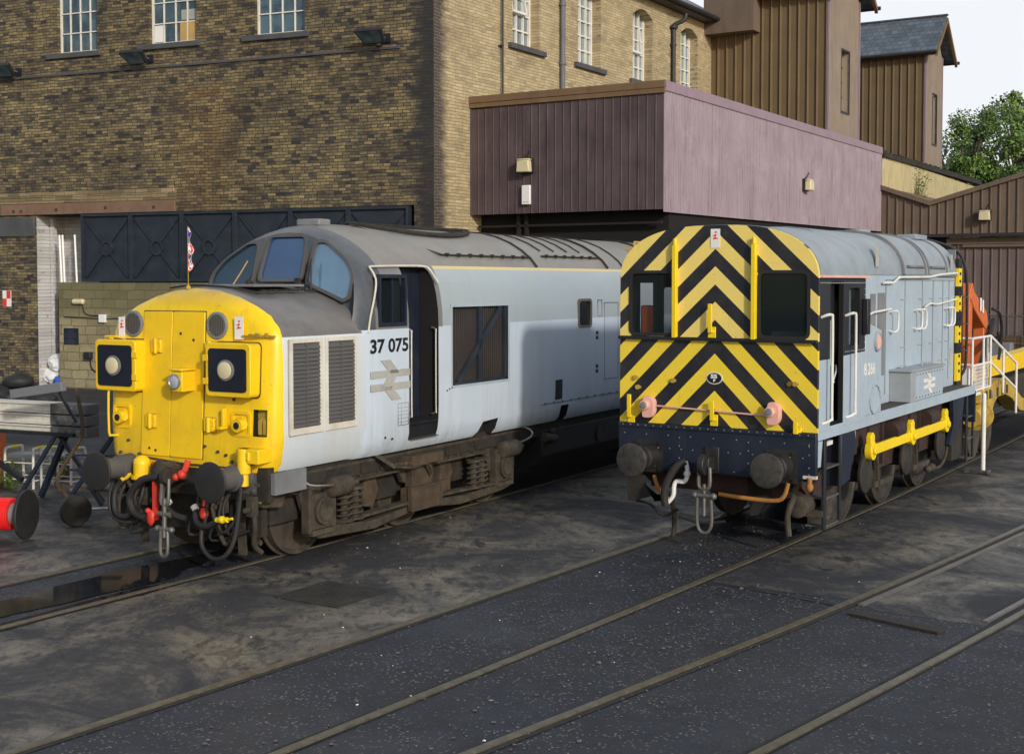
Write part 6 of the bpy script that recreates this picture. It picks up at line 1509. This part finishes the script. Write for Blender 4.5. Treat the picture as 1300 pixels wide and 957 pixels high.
o = G('scrap_pile', 'dark jumble of pipes and machine scrap beside the mesh fence', 'scrap', 2.6, 17.0)
m = MB()
for i in range(14): m.cyl((random.uniform(0,3),random.uniform(0,1),random.uniform(0,.6)),(random.uniform(0,3),random.uniform(0,1),random.uniform(.5,1.7)), random.uniform(.03,.09), n=10)
m.build('pipes', M['bogie_dark'], o); m = MB(); m.box(.2,1.2,.2,.9,.0,.9); m.box(1.8,2.6,.3,.9,.0,1.1); m.build('machine_casing', M['greypart'], o, bevel=.03)

# ================================================================== LEFT-HAND CLUTTER
def T(name, loc, rz, label, cat, group=None):
    o = empty(name, loc, rz); tag(o, label, cat, group); return o
# three aluminium channels on trestles
TX = Vector((-7.0, 19.3, 0)); TA = -.42
tr = T('trestle', TX, TA, 'dark angled steel trestle carrying the three pale metal channels', 'trestle')
m = MB()
for x in (-2.6, .35):
    m.bar((x-.55,-.25,0),(x+.05,-.05,1.0), .06,.05); m.bar((x+.65,.25,0),(x-.02,.05,1.0), .06,.05); m.bar((x-.55,.25,0),(x+.02,.2,1.0), .07,.07)
m.build('legs', M['navy'], tr)
m = MB(); m.box(-3.4,.75,-.10,.35,.97,1.02); m.bar((-1.6,-.12,.98),(-.2,-.12,.30), .07,.07); m.build('top_rail', M['black'], tr)
labs = ['pale metal channel, topmost of the three on the trestle', 'pale metal channel in the middle of the stack of three', 'pale metal channel, lowest of the three on the trestle']
for k in range(3):
    z = 1.37-.165*k; o = T('metal_channel', TX+Vector((0,0,z-.08)), TA, labs[k], 'channel', 'metal channels on the trestle')
    m = MB(); m.prism([(-.04,0),(.22,0),(.22,.15),(-.04,.15),(-.04,.125),(-.01,.118),(-.01,.035),(-.04,.03)], 'x', -3.4, .28); m.build('channel', paint('aluminium_channel_%d' % k, (.66,.64,.58), .5, .0, var=.2, damt=.4), o)
    m = MB(); m.box(.281,.95,-.05,.23,-.002,.148); e_ = m.build('end_block', M['louvre'], o, bevel=.01)
    m = MB()
    for i in range(4): m.lathe((.38+.14*i+.03*(k==1),-.051,.08),(0,-1,0),[(0,.045),(.012,.04),(.014,.01)], n=10); m.box(.34+.15*i,.40+.15*i,-.06,-.051,.02,.05)
    m.build('end_fittings', M['steel_dull'], e_)
# sack barrow / ramp frame
bw_ = T('hand_barrow', (-5.75, 17.3, 0), -.35, 'tall dark hand barrow with long curved handles and two small wheels', 'barrow')
m = MB(); m.tube([(-.28,0,.42),(-.30,-.05,.62),(-.05,.05,1.05),(.0,.1,1.25),(-.12,.2,1.55),(-.22,.25,1.78)], .028); m.tube([(.75,.4,.45),(.78,.4,.8),(.80,.45,1.2),(.70,.5,1.62),(.62,.52,1.78)], .03)
m.tube([(-.28,0,.45),(-.05,.0,.22),(.1,.0,.15)], .028); m.bar((-.28,0,.50),(.75,.2,.42), .03,.04)
m.build('handles', M['bogie_brown'], bw_)
m = MB(); m.bar((-.2,.0,.92),(.75,.3,.90), .03,.025); m.bar((-.15,.02,.72),(.5,.2,.70), .12,.02); m.bar((.0,.0,.75),(.30,.1,.25), .06,.05); m.bar((-.1,0,.4),(.5,.1,1.2), .05,.05); m.build('cross_members', M['navy'], bw_)
for x, y in ((.02,0),(.62,.35)):
    m = MB(); m.lathe((x-.06,y-.05,.20),(.75,-.45,.0),[(0,.20),(.02,.21),(.09,.21),(.11,.20),(.11,.10),(.12,.06)], n=26); w_ = m.build('wheel', M['rubber'], bw_)
m = MB(); m.cyl((.0,0,.20),(.64,.36,.20), .018, n=8); m.build('axle', M['steel'], bw_)
m = T('grey_lever', (-6.65, 18.4, 1.62), -.42, 'grey rectangular bar on a stalk above the metal channels', 'lever'); mm = MB(); mm.bar((-.5,0,.0),(.45,0,.14), .1,.13); mm.build('bar', M['greypart'], m, bevel=.01); mm = MB(); mm.bar((.35,.02,.05),(.62,.05,-.35), .03,.04); mm.build('stalk', M['black'], m)
# walking-frame style stools
def stool(loc, rz, label):
    o = T('step_frame', loc, rz, label, 'frame', 'pale blue tubular frames'); 
    for sx_ in (-1,1):
        m = MB(); m.tube([(sx_*.26,-.22,0),(sx_*.26,-.21,.55),(sx_*.25,-.16,.62),(sx_*.24,.12,.62),(sx_*.25,.2,.55),(sx_*.27,.24,0)], .020, smooth=3); m.cyl((sx_*.26,-.21,.12),(sx_*.265,.23,.12), .014, n=6); m.build('side_loop', M['white'], o)
        m = MB(); m.cyl((sx_*.245,-.10,.625),(sx_*.24,.08,.625), .024, n=10); m.build('grip', M['yellow2'], o)
    m = MB(); m.box(-.25,.25,-.16,.16,.50,.53); m.build('shelf', M['boxgrey'], o, bevel=.01)
    m = MB(); m.cyl((-.26,-.21,.14),(.26,-.21,.14), .010, n=6); m.cyl((-.26,.22,.14),(.26,.22,.14), .010, n=6); m.cyl((-.26,-.21,.40),(.26,-.21,.40), .010, n=6); m.build('cross_rail', M['white'], o); return o
stool((-7.62,20.55,0), -.3, 'pale blue tubular frame with yellow grips, the left of the pair'); stool((-7.0,20.4,0), -.25, 'pale blue tubular frame with yellow grips, the right of the pair')
# cable drum
dr = T('cable_drum', (-6.40, 16.35, .0), -.12, 'black cable drum wound with bright red cable at the left edge', 'cable drum')
for x in (-.32, .32):
    m = MB(); m.lathe((x-.02,0,.31),(1,0,0),[(0,.305),(.012,.31),(.03,.31),(.04,.305)], n=40); m.build('flange', M['rubber'], dr)
m = MB(); m.cyl((-.3,0,.31),(.3,0,.31), .14, n=26); m.build('core', M['greypart'], dr)
m = MB()
x = -.29
while x < .14: m.lathe((x,0,.31),(1,0,0),[(0,.19),(.012,.205),(.024,.19)], n=30); x += .026
m.build('red_cable', M['redcable'], dr)
# weeds, bins, sacks
def weed(loc, n, h, seed, label):
    rnd = random.Random(seed); m = MB()
    for i in range(n):
        a = rnd.uniform(0, 6.28); r = rnd.uniform(.0,.26); b_ = Vector((math.cos(a)*r, math.sin(a)*r, rnd.uniform(.04,h)))
        d = Vector((math.cos(a+rnd.uniform(-1,1)), math.sin(a+rnd.uniform(-1,1)), rnd.uniform(-.3,.8))).normalized(); L = rnd.uniform(.05,.10); s_ = d.cross(Vector((0,0,1))).normalized()*L*.3
        m._add([b_, b_+d*L*.5+s_, b_+d*L, b_+d*L*.5-s_], [(0,1,2,3)], rnd.choice((0,0,1)))
        if i % 6 == 0: m.cyl((math.cos(a)*r*.3,math.sin(a)*r*.3,0), b_, .004, n=4)
    o = m.build('weed', [M['leafA'], M['leafB']], None, smooth=0, fix=False); o.location = loc; tag(o, label, 'plant'); return o
def leafmat(name, c1, c2):
    m = NT(name); m.fin(m.mix(m.noise(1.5,3), c1, c2), .6); m.p.inputs['Transmission Weight'].default_value = 0
    return m.m
M['leafA'] = leafmat('leaf_green', (.05,.11,.015), (.13,.20,.03)); M['leafB'] = leafmat('leaf_yellow_green', (.10,.16,.02), (.20,.24,.04))
weed((-7.85,20.4,0), 260, .42, 5, 'bright green weed growing by the pale blue frames'); weed((-7.35,21.1,0), 120, .35, 9, 'low green weed between the pale blue frames and trestle')
o = T('gas_bottle', (-8.33, 20.9, 0), 0, 'orange drum standing at the left edge under the channels', 'drum'); m = MB(); m.lathe((0,0,0),(0,0,1),[(0,.20),(.02,.22),(.3,.22),(.31,.23),(.33,.22),(.85,.22),(.9,.20),(.9,.01)], n=28); m.build('drum', M['orange'], o)
o = T('plant_pot', (-7.45, 21.6, 0), 0, 'terracotta pot behind the pale blue frames', 'pot'); m = MB(); m.lathe((0,0,0),(0,0,1),[(0,.12),(.3,.18),(.3,.2),(.36,.2),(.36,.16),(.30,.15)], n=24); m.build('pot', paint('terracotta', (.22,.07,.04), .8), o)
for k in range(7):
    row, c_ = (k//3, k % 3); lx = -11.75+.42*c_+.18*row; x_, y_ = lx, 30.2+.1*c_-.25*c_
    names = ['lowest left','lowest middle','lowest right','second row left','second row middle','second row right','topmost']
    m = MB(); m.ball((0,0,.16), .36, (1.0,.8,.5), 3, jit=.05); o = m.build('sack', M['rubber'], None); o.location = (x_, y_, .38*row); o.rotation_euler = (0,0,random.uniform(-.4,.4))
    tag(o, 'dark full sack in the heap by the stone pier, %s' % names[k], 'sack', 'heap of dark sacks')
bg_ = [((-13.45,.60),.0,.48,'cardwhite','white rubbish bag lowest in the whitewashed recess'),((-13.25,.50),.42,.44,'cardwhite','white rubbish bag on top of the other white one'),((-13.0,.12),.02,.24,'bluebag','small blue rubbish bag at the front of the whitewashed recess'),((-12.98,.25),.62,.12,'red','tiny red bag among the white ones in the recess')]
M['bluebag'] = paint('blue_plastic', (.03,.10,.45), .35, damt=.1, streak=False)
for (x_, y_), z_, r_, mt, lb in bg_:
    m = MB(); m.ball((0,0,r_*.6), r_, (1,.8,.72), 3, jit=.13); o = m.build('rubbish_bag', M[mt], None); o.location = onmill(x_, z_, y_); tag(o, lb, 'bag')
# ================================================================== TREES
def tree(name, loc, h, r, seed, label, n=5200, leaf=.34, mats=('leafT1','leafT2')):
    rnd = random.Random(seed); o = empty(name, loc, rnd.uniform(0,6)); tag(o, label, 'tree', 'trees beyond the sheds')
    t = MB(); t.tube([(0,0,-.5),(.1,.05,h*.25),(-.05,.1,h*.5),(.05,0,h*.75)], .03*h*.5, 8); 
    cl = []
    for k in range(52):
        a = rnd.uniform(0,6.28); zz = rnd.uniform(.22,.98); rr = r*math.sin(PI*min(1,(zz-.1)*.95))**.6*rnd.uniform(.35,.95)
        c = Vector((math.cos(a)*rr, math.sin(a)*rr, h*zz)); cl.append((c, rnd.uniform(.10,.26)*r)); 
        if k % 2 == 0: t.tube([(0,0,h*zz*.55), c*.5+Vector((0,0,h*zz*.30)), c], .07, 5)
    t.build('trunk', M['bark'], o)
    m = MB()
    for i in range(n):
        c, q = rnd.choice(cl); d = Vector((rnd.gauss(0,1), rnd.gauss(0,1), rnd.gauss(0,1))).normalized(); p = c+d*q*rnd.uniform(.55,1.1)*Vector((1,1,.8)).length/1.62
        u = Vector((rnd.gauss(0,1), rnd.gauss(0,1), rnd.gauss(0,1))).normalized(); v = u.orthogonal().normalized(); L = leaf*rnd.uniform(.6,1.2)
        m._add([p, p+u*L*.5+v*L*.35, p+u*L, p+u*L*.5-v*L*.35], [(0,1,2,3)], 0 if rnd.random() < .6 else 1)
    m.build('crown', [M[mats[0]], M[mats[1]]], o, smooth=0, fix=False); return o
M['bark'] = grime('bark', (.04,.03,.02), (.10,.08,.06)); M['leafT1'] = leafmat('tree_leaf_dark', (.045,.10,.016), (.09,.17,.03)); M['leafT2'] = leafmat('tree_leaf_light', (.11,.19,.035), (.18,.26,.05))
M['leafT3'] = leafmat('far_leaf', (.03,.06,.02), (.06,.09,.03))
specs = [('broadleaf_tree',(31.5,92,0),15.0,4.2,1,'mid green tree just right of the farther tower'),('broadleaf_tree',(36.3,95,0),17.2,4.6,2,'tallest light green tree with a pointed crown'),
         ('broadleaf_tree',(40.5,93,0),14.5,4.4,3,'rounded light green tree near the right edge'),('broadleaf_tree',(33.8,84,0),10.5,3.6,4,'low leafy tree in front of the tallest one'),
         ('broadleaf_tree',(38.4,80,0),10.0,3.4,5,'low leafy tree above the dark shed roof at right'),('broadleaf_tree',(46,120,4),15.5,5.0,6,'dark distant tree on the rise at the right edge'),('broadleaf_tree',(40,125,4),13.0,5.0,7,'dark distant tree between two nearer crowns'),('broadleaf_tree',(52,118,3),14.5,5.2,8,'farther dark tree beyond the right edge'),
         ('broadleaf_tree',(29.5,88,0),11.5,3.4,12,'narrow tree tight against the farther tower')]
for (nm, lc, h, r, sd_, lb) in specs: tree(nm, lc, h, r, sd_, lb, n=13000 if lc[1] < 100 else 6000, leaf=.27, mats=('leafT1','leafT2') if lc[1] < 100 else ('leafT3','leafT1'))
weed(wg(.0, 24.6, 7.98-1.6), 300, 1.3, 31, 'bright green shrub sprouting from the shed roof valley').scale = (2.4,2.4,1.3)

for o_ in list(COL.objects):
    if o_.type == 'MESH' and o_.parent and o_.name.split('.')[0] in SPLIT and not children(o_): split(o_)
